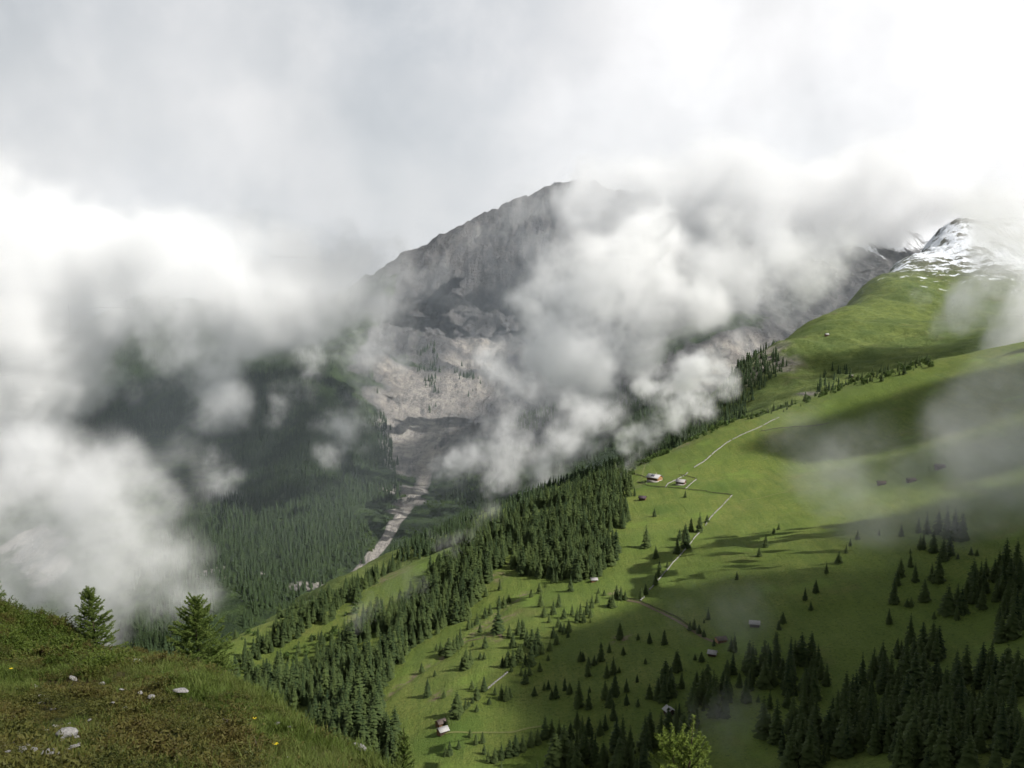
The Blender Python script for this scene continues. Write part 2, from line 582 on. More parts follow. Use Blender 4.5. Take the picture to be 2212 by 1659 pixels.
def mat_mountain():
    m, t, b = new_mat('mountain_rock')
    p = opos(t)
    mp = t.nodes.new('ShaderNodeMapping')
    mp.inputs['Scale'].default_value = (1.0, .22, .22)
    t.links.new(p, mp.inputs[0])
    streak = ramp(t, noise(t, mp.outputs[0], 1 / 38, 6, .68, .3), .34, .66)
    fine = ramp(t, noise(t, p, 1 / 30, 6, .72), .34, .66)
    c = mixc(t, streak, C(.068, .070, .077), C(.155, .150, .148))
    c = mixc(t, math_(t, 'MULTIPLY', fine, .4), c, C(.105, .103, .103))
    # pale scree and stream gravel
    sc = math_(t, 'MULTIPLY', attr(t, 'scree'), ramp(t, noise(t, mp.outputs[0], 1 / 30, 6, .7), .28, .56))
    c = mixc(t, sc, c, mixc(t, fine, C(.46, .42, .37), C(.27, .25, .235)))
    gr = ramp(t, math_(t, 'ADD', attr(t, 'grass'), math_(t, 'MULTIPLY_ADD', noise(t, p, 1 / 80, 6, .7), 1.4, -.7)), .35, .65)
    c = mixc(t, gr, c, mixc(t, ramp(t, noise(t, p, 1 / 45, 6, .7), .36, .64), C(.050, .078, .026), C(.022, .036, .018)))
    sn = ramp(t, math_(t, 'ADD', attr(t, 'snow'), math_(t, 'MULTIPLY_ADD', noise(t, mp.outputs[0], 1 / 60, 7, .72), 1.5, -.75)), .45, .62)
    c = mixc(t, sn, c, C(.86, .88, .92))
    t.links.new(c, b.inputs['Base Color'])
    bump(t, b, math_(t, 'ADD', noise(t, mp.outputs[0], 1 / 45, 7, .7), noise(t, p, 1 / 25, 6, .7)), 26, .9)
    return m


def mat_knoll():
    m, t, b = new_mat('knoll_turf')
    p = opos(t)
    f1 = ramp(t, noise(t, p, 1.3, 5, .6), .36, .64)
    f2 = ramp(t, noise(t, p, 9, 6, .7), .36, .64)
    c = mixc(t, f1, C(.055, .075, .018), C(.075, .058, .026))
    c = mixc(t, math_(t, 'MULTIPLY', f2, .6), c, C(.040, .040, .016))
    t.links.new(c, b.inputs['Base Color'])
    bump(t, b, noise(t, p, 14, 6, .7), .06, 1)
    return m


# ------------------------------------------------------------------ build the land
x, y, z, q = sheet('N', 170, 2000, 620, 430)
bank = [(1133, 1281), (1080, 1320), (1055, 1345), (1016, 1373), (952, 1423), (895, 1458), (824, 1512)]
soil = .95 * line_mask(x, y, bank, 'N', 5.0)
soil = np.maximum(soil, spot_mask(x, y, [(1052, 1348, 9), (835, 1246, 20), (1174, 1157, 8), (1180, 1152, 5), (1135, 1215, 12), (1075, 1380, 5), (950, 1503, 6), (850, 1230, 14), (1343, 1381, 6), (1330, 1280, 5),
                                     (1060, 1252, 12), (1090, 1335, 8), (1480, 960, 12), (1380, 1050, 6)], 'N'))
bs = [tuple(pick(u, v, 'N')[:2]) for u, v in bank]
z = z - 1.2 * np.exp(-(seg_dist(x, y, bs) / 5) ** 2)
rank = spot_mask(x, y, [(1400, 1050, 14), (1480, 1046, 16), (1560, 1052, 20), (960, 1592, 22), (1430, 1100, 14)], 'N') * .55
tag(obj('meadow_hill', mesh('meadow_hill', np.stack([x, y, z], 1), [q], mat_meadow(), None, True, dict(soil=soil, rank=rank))), 'green alpine meadow spur', kind='structure')

x, y, z, q = sheet('S', 1300, 5200, 520, 360)
d = z + 0.13 * x + fbm(x, y, 400, 3, .5, 3) * 22
snow = np.clip((d - 195) / 190 + .45, -.3, .74)
rock = np.maximum(spot_mask(x, y, [(1660, 770, 40), (1690, 790, 35), (1640, 800, 30), (1600, 820, 40), (1740, 850, 20)], 'S'), np.clip((z - 60) / 180, 0, .8))
tag(obj('pasture_ridge', mesh('pasture_ridge', np.stack([x, y, z], 1), [q], mat_ridge(), None, True, dict(snow=snow, rock=rock))), 'green ridge dusted with snow', kind='structure')

x, y, z, q = sheet('M', 1250, 8200, 700, 520, -.75, .75)
GULLY = [(825, 1180), (843, 1150), (862, 1120), (880, 1092), (905, 1062), (917, 1035), (922, 1005), (932, 975), (945, 950), (935, 915)]
scree = 1.5 * line_mask(x, y, [(745, 1262), (790, 1215)] + GULLY, 'M', 17)
scree = np.maximum(scree, .9 * spot_mask(x, y, [(930, 930, 110), (905, 970, 110), (880, 940, 90), (850, 870, 70), (890, 1000, 70), (900, 900, 90), (880, 880, 80), (865, 1060, 55), (875, 1085, 40), (860, 1105, 30), (1010, 790, 75), (1030, 740, 90), (870, 830, 70),
                                             (935, 860, 110), (985, 830, 110), (855, 800, 90), (900, 830, 90), (80, 1190, 70), (100, 1230, 60), (60, 1160, 60), (470, 1230, 18), (440, 1240, 16), (650, 1265, 28), (690, 1262, 14), (1600, 750, 90),
                                             (1560, 790, 80), (1500, 830, 70), (620, 1000, 8), (570, 1238, 14), (480, 1250, 10)], 'M'))
grass = np.clip(1.15 - (y - 2500) / 1500 - np.clip((x + 350) / 350, 0, 1) * .55 + .35 * fbm(x, y, 350, 3, .5, 17), -.4, 1.2)
grass = np.where(x < -550, np.maximum(grass, 1.0 - np.clip((z + 130) / 260, 0, 1.4)), grass)
grass = np.maximum(grass, spot_mask(x, y, [(1530, 695, 160), (1410, 770, 60), (1440, 750, 60), (1480, 900, 200), (1300, 960, 260)], 'M') * 1.1) - scree * 1.0
grass = np.where((np.hypot(x + 700, y - 3500) < 380), grass, grass)
snow = np.clip((z - 470 + fbm(x, y, 500, 3, .5, 9) * 60 - .04 * x) / 260 + .30, -.3, .75)
snow = np.where(x < -900, np.clip((z - 60) / 200 + .35, -.3, .8), snow)
snow = np.maximum(snow, np.clip((x - 900) / 500, 0, 1) * np.clip((z - 60) / 260 + .2, 0, .52))
tag(obj('mountains', mesh('mountains', np.stack([x, y, z], 1), [q], mat_mountain(), None, True, dict(scree=scree, grass=grass, snow=snow))), 'grey rocky mountain and wooded valley sides', kind='structure')

x, y, z, q = sheet('F', 0.8, 260, 520, 420, -1.0, 1.6)
tag(obj('grassy_knoll', mesh('grassy_knoll', np.stack([x, y, z], 1), [q], mat_knoll(), None, True)), 'grassy knoll at the viewpoint', kind='structure')

# ------------------------------------------------------------------ conifers
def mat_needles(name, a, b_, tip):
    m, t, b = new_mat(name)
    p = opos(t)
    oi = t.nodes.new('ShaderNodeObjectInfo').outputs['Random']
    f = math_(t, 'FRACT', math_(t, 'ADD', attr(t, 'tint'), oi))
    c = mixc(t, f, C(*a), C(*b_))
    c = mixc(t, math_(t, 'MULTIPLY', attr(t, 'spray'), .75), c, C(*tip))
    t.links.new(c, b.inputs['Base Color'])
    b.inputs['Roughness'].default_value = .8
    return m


M_SPRUCE = mat_needles('spruce_needles', (.012, .028, .012), (.052, .076, .022), (.066, .088, .026))
M_FAR = mat_needles('far_spruce_needles', (.012, .026, .014), (.026, .044, .018), (.045, .066, .024))
M_BUSH = mat_needles('green_alder_leaves', (.040, .078, .020), (.075, .115, .030), (.09, .13, .035))
M_BARK, _t, _b = new_mat('bark')
_t.links.new(mixc(_t, ramp(_t, noise(_t, opos(_t), 9, 5, .7), .35, .65), C(.10, .075, .055), C(.045, .035, .03)), _b.inputs['Base Color'])


def spruce(seed, layers=15, per=8, wide=.19, thin=1.0, base=.05):
    """a spruce of height 1: whorls of drooping jagged boughs round a dark core; returns crown arrays, spray mask, trunk arrays"""
    r = np.random.default_rng(seed)
    V, T, SP = [], [], []
    n = 0
    for i in range(layers):
        t = (i + r.uniform(-.25, .25)) / layers
        t = min(max(t, 0.0), .97)
        zc = base + (1 - base) * t
        R = wide * ((1 - t) ** .82) * (1.0 if t > .12 else .80 + 1.6 * t) + .006
        k = max(4, int(round(per * (1 - .45 * t))))
        ph = r.uniform(0, 6.28)
        for j in range(k):
            if r.random() > thin: continue
            a = ph + 6.283 * (j + r.uniform(-.3, .3)) / k
            L = R * r.uniform(.66, 1.18)
            w = L * r.uniform(.30, .46)
            dr = -L * r.uniform(.20, .55) + .02 * t
            d = np.array([math.cos(a), math.sin(a), 0])
            s = np.array([-d[1], d[0], 0])
            up = np.array([0, 0, 1.])
            z0 = zc + r.uniform(-.012, .012)
            root = up * (z0 + .018)
            m1 = d * L * .55 + s * w + up * (z0 + dr * .50 - .010)
            m2 = d * L * .55 - s * w + up * (z0 + dr * .50 - .010)
            mid = d * L * .60 + up * (z0 + dr * .38 + .012)
            tip = d * L + up * (z0 + dr)
            h1 = d * L * .80 + s * w * .65 + up * (z0 + dr - .018 * (1.2 - t))
            h2 = d * L * .80 - s * w * .65 + up * (z0 + dr - .018 * (1.2 - t))
            V += [root, m1, mid, m2, tip, h1, h2]
            SP += [0, .5, .3, .5, 1, .9, .9]
            T += [(n, n + 1, n + 2), (n, n + 2, n + 3), (n + 1, n + 5, n + 2), (n + 5, n + 4, n + 2), (n + 2, n + 6, n + 3), (n + 2, n + 4, n + 6)]
            n += 7
    # core, so that the sky does not show straight through the middle
    for k in range(7):
        a = 6.283 * k / 7
        V.append(np.array([math.cos(a) * wide * .42, math.sin(a) * wide * .42, base + .02]))
        SP.append(0)
    V.append(np.array([0, 0, .93]))
    SP.append(0)
    T += [(n + k, n + (k + 1) % 7, n + 7) for k in range(7)]
    # leader
    V += [np.array([.004, 0, .93]), np.array([-.004, .003, .93]), np.array([0, 0, 1.02])]
    SP += [.6, .6, 1]
    T.append((n + 8, n + 9, n + 10))
    tb = MB()
    tb.tube([(0, 0, -.06), (0, 0, .3), (0, 0, .9)], [.016, .012, .003], 6)
    return np.array(V), np.array(T), np.array(SP), tb


def far_spruce(seed):
    r = np.random.default_rng(seed)
    V, T, SP, n = [], [], [], 0
    for i in range(5):
        zb, zt, R = .02 + .19 * i, .34 + .185 * i, .17 * (1 - i / 5.6)
        k = 7
        ph = r.uniform(0, 6.28)
        for j in range(k):
            a = ph + 6.283 * j / k
            rr = R * r.uniform(.62, 1.25)
            V.append((math.cos(a) * rr, math.sin(a) * rr, zb + r.uniform(-.035, .035)))
            SP.append(.8)
        V.append((r.uniform(-.01, .01), r.uniform(-.01, .01), min(zt, 1.03)))
        SP.append(0)
        T += [(n + j, n + (j + 1) % k, n + k) for j in range(k)]
        n += k + 1
    return np.array(V, float), np.array(T), np.array(SP)


def bush_shape(seed, n=70, flat=.8):
    r = np.random.default_rng(seed)
    V, T, SP = [], [], []
    for i in range(n):
        d = r.normal(size=3)
        d /= np.linalg.norm(d)
        d[2] = abs(d[2])
        c = d * np.array([.5, .5, flat]) * r.uniform(.55, 1.0)
        for j in range(3):
            e = r.normal(size=3) * .12
            f = r.normal(size=3) * .12
            V += [c, c + e, c + f]
            T.append((len(V) - 3, len(V) - 2, len(V) - 1))
            SP += [0, .8, .8]
    return np.array(V), np.array(T), np.array(SP)


NEAR = [spruce(100 + i, layers=15 + i % 3, per=8 + i % 2, wide=(.23, .27, .205, .25, .30, .22)[i], thin=(1, 1, .93, 1, .95, .85)[i]) for i in range(6)]
crown_me, trunk_me, whole_me = [], [], []
for V, T, SP, tb in NEAR:
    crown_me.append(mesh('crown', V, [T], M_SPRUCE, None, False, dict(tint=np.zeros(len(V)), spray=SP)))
    trunk_me.append(tb.mesh('trunk', M_BARK))
    w = MB()
    w.add(V, T, m=0)
    a, _, c = tb.arrays()
    w.add(a, quads=c, m=1)
    whole_me.append(w.mesh('spruce_tree', [M_SPRUCE, M_BARK], attrs=dict(tint=np.zeros(w.n), spray=np.concatenate([SP, np.zeros(len(a))]))))

ORD = 'first second third fourth fifth sixth seventh eighth ninth tenth eleventh twelfth thirteenth fourteenth fifteenth sixteenth seventeenth eighteenth nineteenth twentieth'.split()
ORD += ['twenty-' + o for o in ORD[:9]]
N_TREES = [0]


def put_tree(u, v, px, label, group=None, f='N', p=None):
    p = pick(u, v, f) if p is None else p
    h = px * math.hypot(p[1], p[2] * .3) / FL * 1.28
    k = random.randrange(6) if px > 16 else random.choice((0, 1, 4))
    wd_ = random.uniform(.95, 1.35) * (1.2 if px < 20 else 1.0)
    loc, rot, sc = (p[0], p[1], p[2] - .02 * h), (0, 0, random.uniform(0, 6.28)), (h * wd_, h * wd_, h)
    if px >= 34:
        o = bpy.data.objects.new('spruce_tree', None)
        COL.objects.link(o)
        o.location, o.rotation_euler, o.scale = loc, rot, sc
        o.empty_display_size = .1
        for nm, mm in (('crown', crown_me), ('trunk', trunk_me)):
            obj(nm, mm[k], o)
    else:
        o = obj('spruce_tree', whole_me[k], None, loc, rot, sc)
    N_TREES[0] += 1
    return tag(o, label, 'spruce', group)


def clump(phrase, trees, x0, s=.3551, y0=1099.7, group=None):
    """trees of one clump: base x, base y, height in an enlargement of the photograph; labels count them from the left"""
    trees = sorted(trees)
    for i, (cx, cy, h) in enumerate(trees):
        lab = ('lone spruce ' if len(trees) == 1 else ORD[i] + ' spruce from the left ') + phrase
        put_tree(x0 + cx * s, y0 + cy * s, h * s, lab, group or 'spruces scattered over the meadow')


A, B_ = 707.0, 1426.5      # left edges of the two enlargements
clump('with a long shadow in the open pasture below the chalet', [(1940, 235, 118)], A)
clump('just under the long-shadowed pasture tree, above the forest', [(1997, 300, 72)], A)
clump('midway between the purple-roofed hut and the long-shadowed tree', [(1990, 45, 48)], A)
clump('standing alone just under the dark rail fence by the barn', [(1215, 690, 58)], 1178.3, .2486, 903.3)
clump('of the tight clump against the pale stone wall', [(1265, 985, 110), (1340, 990, 150), (1405, 905, 60), (1215, 1050, 120), (1165, 1060, 90), (1220, 1125, 170), (1145, 1175, 130)], 1178.3, .2486, 903.3)
clump('hugging the lower half of the pale stone wall', [(990, 1310, 70), (985, 1370, 90), (955, 1445, 90), (1060, 1295, 50), (870, 1530, 85), (830, 1565, 90)], 1178.3, .2486, 903.3)
clump('in the open below the tight clump at the wall', [(960, 1215, 90)], 1178.3, .2486, 903.3)
clump('in front of the dense forest corner by the little shed', [(1480, 500, 85), (1220, 1500, 100)][:1], A)
clump('of the upright pair below the forest corner', [(1300, 590, 82), (1408, 595, 82)], A)
clump('of the loose row climbing from the upright pair', [(1320, 655, 62), (1375, 640, 72), (1440, 665, 62), (1350, 690, 50), (1240, 535, 45), (1290, 510, 60)], A)
clump('of the slanting thicket in mid meadow', [(1640, 570, 60), (1610, 600, 72), (1580, 640, 82), (1540, 660, 80), (1520, 690, 82), (1490, 645, 62), (1560, 690, 70), (1600, 660, 55)], A)
clump('of the group at the foot of the stone wall', [(1760, 545, 78), (1785, 552, 72), (1812, 552, 52), (1735, 598, 75), (1720, 590, 55), (1650, 512, 30), (1685, 525, 32)], A)
clump('of the sparse group under the slanting thicket', [(1470, 750, 72), (1440, 760, 62), (1405, 718, 60), (1375, 782, 62), (1395, 822, 62), (1355, 862, 62), (1420, 742, 50), (1465, 780, 40)], A)
clump('of the biggest dark grove in mid meadow', [(1165, 760, 85), (1195, 785, 95), (1185, 735, 60), (1245, 840, 105), (1280, 862, 130), (1215, 825, 90), (1305, 882, 72), (1265, 895, 90), (1240, 950, 112), (1180, 925, 95),
      (1165, 905, 72), (1205, 945, 62), (1130, 842, 82), (1108, 778, 72)], A)
clump('of the clump below the biggest grove', [(1120, 988, 32), (1130, 955, 95), (1100, 958, 92), (1065, 962, 62), (1085, 955, 52)], A)
clump('of the loose line below the grove', [(1343, 920, 35), (1293, 985, 52), (1230, 1012, 62), (1205, 1060, 82), (1180, 1012, 42), (1190, 965, 30)], A)
clump('between the grove and the dirt bank', [(960, 845, 72), (885, 835, 26), (955, 915, 42), (930, 908, 36)], A)
clump('of the squat trio on the slope beside the dirt bank', [(845, 972, 112), (870, 948, 85), (820, 978, 72)], A)
clump('of the row following the eroded dirt bank', [(690, 882, 72), (740, 888, 100), (770, 872, 92), (810, 832, 100), (790, 852, 92), (665, 862, 42), (720, 890, 62), (860, 732, 62), (910, 702, 62), (930, 748, 52), (880, 722, 42), (960, 662, 62),
      (990, 642, 62), (1040, 752, 132), (1045, 602, 72), (1075, 592, 62), (1105, 562, 42)], A)
clump('of the pair on the strip between forest and dirt bank', [(965, 530, 52), (1050, 492, 62)], A)
clump('of the pair at the lower end of the dirt bank', [(575, 990, 52), (655, 1015, 36)], A)
clump('with a spread shadow on the lower left meadow', [(610, 1140, 98)], A)
clump('of the few above the two lower huts', [(710, 1145, 40), (955, 1105, 82), (880, 1095, 55), (910, 1155, 72), (985, 1185, 36), (910, 1230, 42)], A)
clump('of the hut-side row, the tall broad one among them', [(790, 1255, 135), (800, 1278, 42), (735, 1308, 42), (840, 1215, 62), (860, 1198, 32), (885, 1178, 32)], A)
clump('of the small bunch right of the lower hedge', [(1020, 1130, 52), (1060, 1155, 82), (1090, 1160, 82), (1110, 1148, 62)], A)
clump('of the bunch with merged shadows low on the meadow', [(1260, 1135, 52), (1345, 1095, 52), (1320, 1100, 42), (1390, 1150, 88), (1365, 1152, 52), (1445, 1100, 72), (1475, 1122, 62)], A)
clump('of the rising line right of the low bunch', [(1585, 1015, 100), (1590, 965, 62), (1625, 945, 52), (1665, 920, 82), (1715, 870, 52), (1665, 842, 32)], A)
clump('of the close pair left of the rising line', [(1540, 925, 62), (1555, 922, 52)], A)
clump('of the shaded few at the edge of the sunlit meadow', [(1700, 1025, 82), (1740, 1000, 92), (1775, 992, 32), (1595, 1115, 36), (1800, 885, 45)], A)
clump('thin-stemmed and shaggy in the middle of the pasture', [(1780, 790, 92)], A)
clump('of the row of three low on the wide pasture', [(1890, 795, 36), (1960, 815, 62), (2050, 822, 82)], A)
clump('of the pair of tiny trees far out in the pasture', [(1935, 940, 32), (1600, 690, 22)], A)
clump('of the bunch by the stream bend at the bottom', [(945, 1420, 62), (905, 1430, 62), (870, 1385, 46), (745, 1495, 78), (800, 1455, 46), (720, 1502, 52), (955, 1490, 52)], A)
clump('of the tall dim group at the cloud shadow edge', [(1530, 1200, 150), (1590, 1215, 100), (1690, 1150, 100), (1750, 1130, 120), (1720, 1200, 100), (1740, 1280, 100), (1820, 1110, 72), (1820, 1188, 62), (1885, 1052, 46), (1890, 1202, 52)], A)
clump('of the dense dim stand above the pale-roofed hut', [(1960, 1150, 80), (2010, 1160, 130), (2050, 1170, 150), (2090, 1140, 130), (2130, 980, 110), (2155, 1090, 90), (2070, 1100, 110), (2030, 1110, 90)], A)
clump('of the bottom row in shade under the meadow', [(1325, 1390, 120), (1365, 1382, 100), (1410, 1402, 112), (1440, 1420, 100), (1480, 1400, 100), (1550, 1390, 120), (1520, 1330, 100), (1590, 1370, 100), (1660, 1370, 82), (1690, 1342, 90),
      (1280, 1430, 92), (1240, 1442, 92), (1190, 1470, 92), (1145, 1490, 112), (1110, 1500, 92), (1060, 1520, 82), (1020, 1540, 82), (980, 1540, 72)], A)
clump('of the four dotted up the misty pasture', [(720, 125, 36), (690, 150, 32), (640, 232, 66), (600, 287, 50)], B_)
clump('alone where the pasture falls into shadow', [(465, 430, 48)], B_)
clump('of the line fading into mist on the right pasture', [(1200, 185, 52), (1155, 222, 42), (1130, 267, 46), (1085, 332, 66), (1010, 392, 62), (945, 507, 72), (880, 552, 66), (915, 612, 46), (1330, 160, 32)], B_)
clump('of the misty grove high on the right', [(1465, 165, 66), (1570, 142, 82), (1620, 152, 120), (1690, 152, 130), (1740, 172, 170), (1790, 182, 160), (1835, 192, 152), (1600, 242, 82), (1660, 262, 120), (1720, 312, 120), (1760, 282, 112),
      (1580, 242, 72), (1810, 302, 32), (1520, 267, 26)], B_)
clump('of the small pair right of the misty grove', [(1890, 277, 42), (1925, 282, 36)], B_)
clump('of the sunlit group with long shadows on the right', [(1520, 352, 82), (1460, 412, 100), (1440, 462, 82), (1420, 572, 132), (1550, 442, 102), (1690, 442, 160), (1650, 432, 92), (1605, 557, 120), (1500, 592, 42), (1525, 592, 52)], B_)
clump('of the two dim trees below the sunlit right group', [(1390, 697, 82), (1665, 667, 42)], B_)
clump('of the line along the track in the shade', [(290, 672, 62), (265, 692, 26), (205, 732, 62), (180, 737, 52), (235, 757, 52), (265, 777, 42), (325, 832, 42)], B_)
clump('of the two beside the brown barn in shade', [(450, 867, 102), (430, 862, 72)], B_)
clump('of the shaded line down the middle of the slope', [(655, 872, 52), (580, 887, 42), (560, 892, 26), (700, 822, 72), (745, 692, 62), (720, 732, 52), (710, 972, 42), (620, 987, 36)], B_)
clump('of the dim cluster around the tiny shaded hut', [(210, 917, 36), (250, 927, 56), (95, 987, 112), (30, 1080, 150), (60, 1092, 120), (220, 1072, 82), (130, 1087, 82)], B_)
clump('of the tall dark cluster right of the tiny hut', [(440, 1002, 112), (405, 1012, 92), (565, 1002, 102), (340, 1122, 100), (380, 1112, 120), (520, 1172, 140), (545, 1102, 100), (480, 1082, 82), (425, 1172, 62), (595, 1172, 42)], B_)
clump('of the dark knot at the foot of the slope', [(750, 1082, 92), (690, 1082, 62), (665, 1212, 100), (770, 1202, 100), (825, 1132, 32)], B_)


def forest_points(f, poly, spacing, yr, jit=.48, keep=1.0, gap=None):
    """places on a jittered grid over the land whose picture lies in poly"""
    y0, y1 = yr
    pu = [p[0] for p in poly]
    a0, _ = ray(min(pu), 800)
    a1, _ = ray(max(pu), 800)
    xs = sorted([a0 * y0, a0 * y1, a1 * y0, a1 * y1])
    gx, gy = np.meshgrid(np.arange(xs[0], xs[-1], spacing), np.arange(y0, y1, spacing))
    gx, gy = gx.ravel(), gy.ravel()
    gx = gx + rng.uniform(-jit, jit, len(gx)) * spacing
    gy = gy + rng.uniform(-jit, jit, len(gx)) * spacing
    s = gx / gy
    ok = (s > a0 - .01) & (s < a1 + .01) & (rng.random(len(gx)) < keep)
    gx, gy = gx[ok], gy[ok]
    z = FIELDS[f](gx, gy)
    u, v = proj(gx, gy, z)
    ok = inpoly(u + 14 * fbm(gx, gy, 45, 2, .6, 611), v + 14 * fbm(gx, gy, 45, 2, .6, 621), poly)
    if gap is not None:
        ok &= gap(gx, gy)
    return np.stack([gx[ok], gy[ok], z[ok]], 1)


def hidden(p, f):
    """whether the land f stands between the camera and the points"""
    hid = np.zeros(len(p), bool)
    y0, y1 = YR[f]
    for k in np.linspace(.35, .97, 26):
        y = p[:, 1] * k
        ok = (y > y0) & (y < y1)
        hid |= ok & (FIELDS[f](p[:, 0] * k, y) > (p[:, 2] + 14) * k + 1)
    return hid


def plant(name, pts, shapes, mat, hrange, label, wide=(.72, 1.35), cat=None):
    n = len(pts)
    if not n: return None
    h = rng.uniform(*hrange, n) * rng.choice([1, 1, 1, .85, .7, .5, 1.12], n)
    w = h * rng.uniform(*wide, n)
    which = rng.integers(0, len(shapes), n)
    pts = pts.copy()
    pts[:, 2] -= .03 * h
    V, F, ID = scatter([(s[0], s[1], np.zeros((0, 4), int)) for s in shapes], pts, rng.uniform(0, 6.28, n), np.stack([w, w, h], 1), which)
    sp = np.concatenate([np.tile(s[2], int((which == k).sum())) for k, s in enumerate(shapes) if (which == k).any()])
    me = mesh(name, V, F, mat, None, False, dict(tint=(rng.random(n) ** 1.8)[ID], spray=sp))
    return tag(obj(name, me), label, cat, kind='stuff')


# dense forest belt on the near spur: the front trees stand as trees of their own, the mass behind is one wood
BELT = [(1352, 1032), (1372, 1060), (1345, 1100), (1350, 1150), (1325, 1200), (1300, 1250), (1265, 1262), (1215, 1255), (1150, 1262), (1110, 1225), (1140, 1180), (1075, 1225), (1040, 1272), (1010, 1335), (930, 1375),
        (880, 1412), (850, 1458), (818, 1500), (822, 1560), (868, 1600), (880, 1680), (760, 1680), (650, 1580), (560, 1535), (500, 1480), (600, 1445), (690, 1395), (760, 1362), (800, 1340), (860, 1300),
        (900, 1272), (960, 1215), (1000, 1190), (1060, 1160), (1130, 1118), (1200, 1082), (1290, 1042)]
clear = lambda x, y: fbm(x, y, 70, 2, .5, 201) > -.34
bp = forest_points('N', BELT, 6.0, (480, 1300), gap=clear)
u, v = proj(bp[:, 0], bp[:, 1], bp[:, 2])
FRONT = [(1010, 1275), (1045, 1225), (1290, 1200), (1320, 1270), (1200, 1275), (1120, 1280), (1020, 1345), (930, 1385), (880, 1425), (840, 1500), (880, 1620), (700, 1620), (700, 1500), (880, 1340)]
vz = np.nonzero(inpoly(u, v, FRONT))[0]
vz = vz[np.argsort(-(v[vz] + rng.uniform(0, 160, len(vz))))][:max(0, 296 - N_TREES[0])]
for i in vz:
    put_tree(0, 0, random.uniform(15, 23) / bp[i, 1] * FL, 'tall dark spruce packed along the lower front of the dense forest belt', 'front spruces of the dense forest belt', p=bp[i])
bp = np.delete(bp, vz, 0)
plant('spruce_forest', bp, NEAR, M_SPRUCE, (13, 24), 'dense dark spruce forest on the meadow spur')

DARK = [(1440, 1560), (1520, 1490), (1620, 1440), (1760, 1400), (1800, 1480), (1770, 1560), (1900, 1440), (1990, 1360), (2060, 1310), (2130, 1245), (2240, 1190), (2240, 1690), (1080, 1690), (1180, 1650), (1300, 1620)]
dg = lambda x, y: (fbm(x, y, 85, 3, .5, 301) > -.10)
plant('shaded_forest', forest_points('N', DARK, 8.0, (330, 900), gap=dg), NEAR, M_SPRUCE, (14, 24), 'dark spruce forest in the cloud shadow')

REAR = [(690, 1300), (780, 1255), (850, 1200), (1000, 1160), (1060, 1130), (1062, 1165), (960, 1190), (880, 1216), (830, 1246), (780, 1285), (740, 1318), (660, 1372), (560, 1430), (520, 1465), (470, 1480), (545, 1400), (600, 1350)]
plant('spur_edge_wood', forest_points('N', REAR, 7.4, (700, 1250), gap=lambda x, y: fbm(x, y, 60, 2, .5, 211) > -.25), NEAR, M_SPRUCE, (11, 21), 'spruce wood along the far edge of the spur')
BUSHY = [(470, 1390), (560, 1350), (700, 1305), (760, 1290), (800, 1330), (700, 1400), (600, 1440), (560, 1470), (470, 1450)]
bsh = [bush_shape(400 + i) for i in range(4)]
plant('green_bushes', np.concatenate([forest_points('N', BUSHY, 12, (650, 1100), gap=lambda x, y: fbm(x, y, 50, 2, .5, 221) > .05),
      forest_points('N', [(1340, 1012), (1400, 985), (1480, 945), (1550, 915), (1560, 926), (1480, 958), (1400, 1002), (1345, 1040)], 9, (1100, 1500), keep=.7),
      forest_points('N', [(1560, 905), (1700, 870), (1850, 812), (2000, 765), (2020, 785), (1880, 826), (1720, 886), (1560, 925)], 13, (1200, 1600), keep=.5)]),
      bsh, M_BUSH, (4, 9), 'low green bushes along the crest of the spur', (.7, 1.1))
plant('young_spruces', np.concatenate([forest_points('N', BUSHY, 13, (650, 1100), gap=lambda x, y: fbm(x, y, 50, 2, .5, 221) > .12), forest_points('N', [(1850, 826), (2000, 770), (2040, 768), (2000, 792), (1860, 836)], 11, (1200, 1700)),
      forest_points('N', [(1560, 924), (1700, 880), (1850, 822), (1850, 828), (1700, 890), (1560, 930)], 16, (1200, 1700))]),
      NEAR, M_SPRUCE, (5, 13), 'scattered young spruces on the crest of the spur')

def off_stream(p):
    u, v = proj(p[:, 0], p[:, 1], p[:, 2])
    return p[(seg_dist(u, v, GULLY) > 17) & (seg_dist(u, v - 16, GULLY) > 15)]


# woods of the far slopes
FAR = [far_spruce(500 + i) for i in range(5)]
SW = [(1600, 775), (1690, 752), (1698, 790), (1640, 850), (1600, 905), (1560, 930), (1480, 960), (1400, 1000), (1300, 1045), (1150, 1110), (1000, 1180), (860, 1215), (840, 1190), (1000, 1115), (1150, 1050), (1340, 960), (1450, 900), (1560, 850)]
sp_ = forest_points('S', SW, 10.5, (1450, 2700), gap=lambda x, y: fbm(x, y, 150, 3, .5, 231) > -.30)
sp2 = forest_points('S', [(1690, 880), (1760, 820), (1830, 800), (1860, 830), (1780, 870)], 16, (1500, 2500), keep=.6, gap=lambda x, y: fbm(x, y, 120, 3, .5, 233) > .0)
sp_ = off_stream(np.concatenate([sp_, sp2]))
plant('side_valley_forest', sp_[~hidden(sp_, 'N')], FAR, M_FAR, (14, 24), 'dark forest in the side valley behind the spur')
LW = [(540, 735), (600, 720), (680, 730), (740, 790), (800, 800), (825, 880), (850, 960), (860, 1020), (868, 1060), (850, 1110), (835, 1150), (820, 1185), (760, 1225), (700, 1262), (600, 1310), (480, 1380), (380, 1440), (250, 1450), (200, 1400),
      (300, 1250), (420, 1050), (440, 950), (480, 850)]
lw2 = [(100, 820), (200, 740), (280, 690), (360, 740), (420, 820), (430, 950), (300, 960), (120, 900)]
gl = lambda x, y: (fbm(x * 1.3 + y * .35, y * .55, 210, 4, .5, 241) > -.34) & (np.hypot(x + 290, y - 2290) > 90)
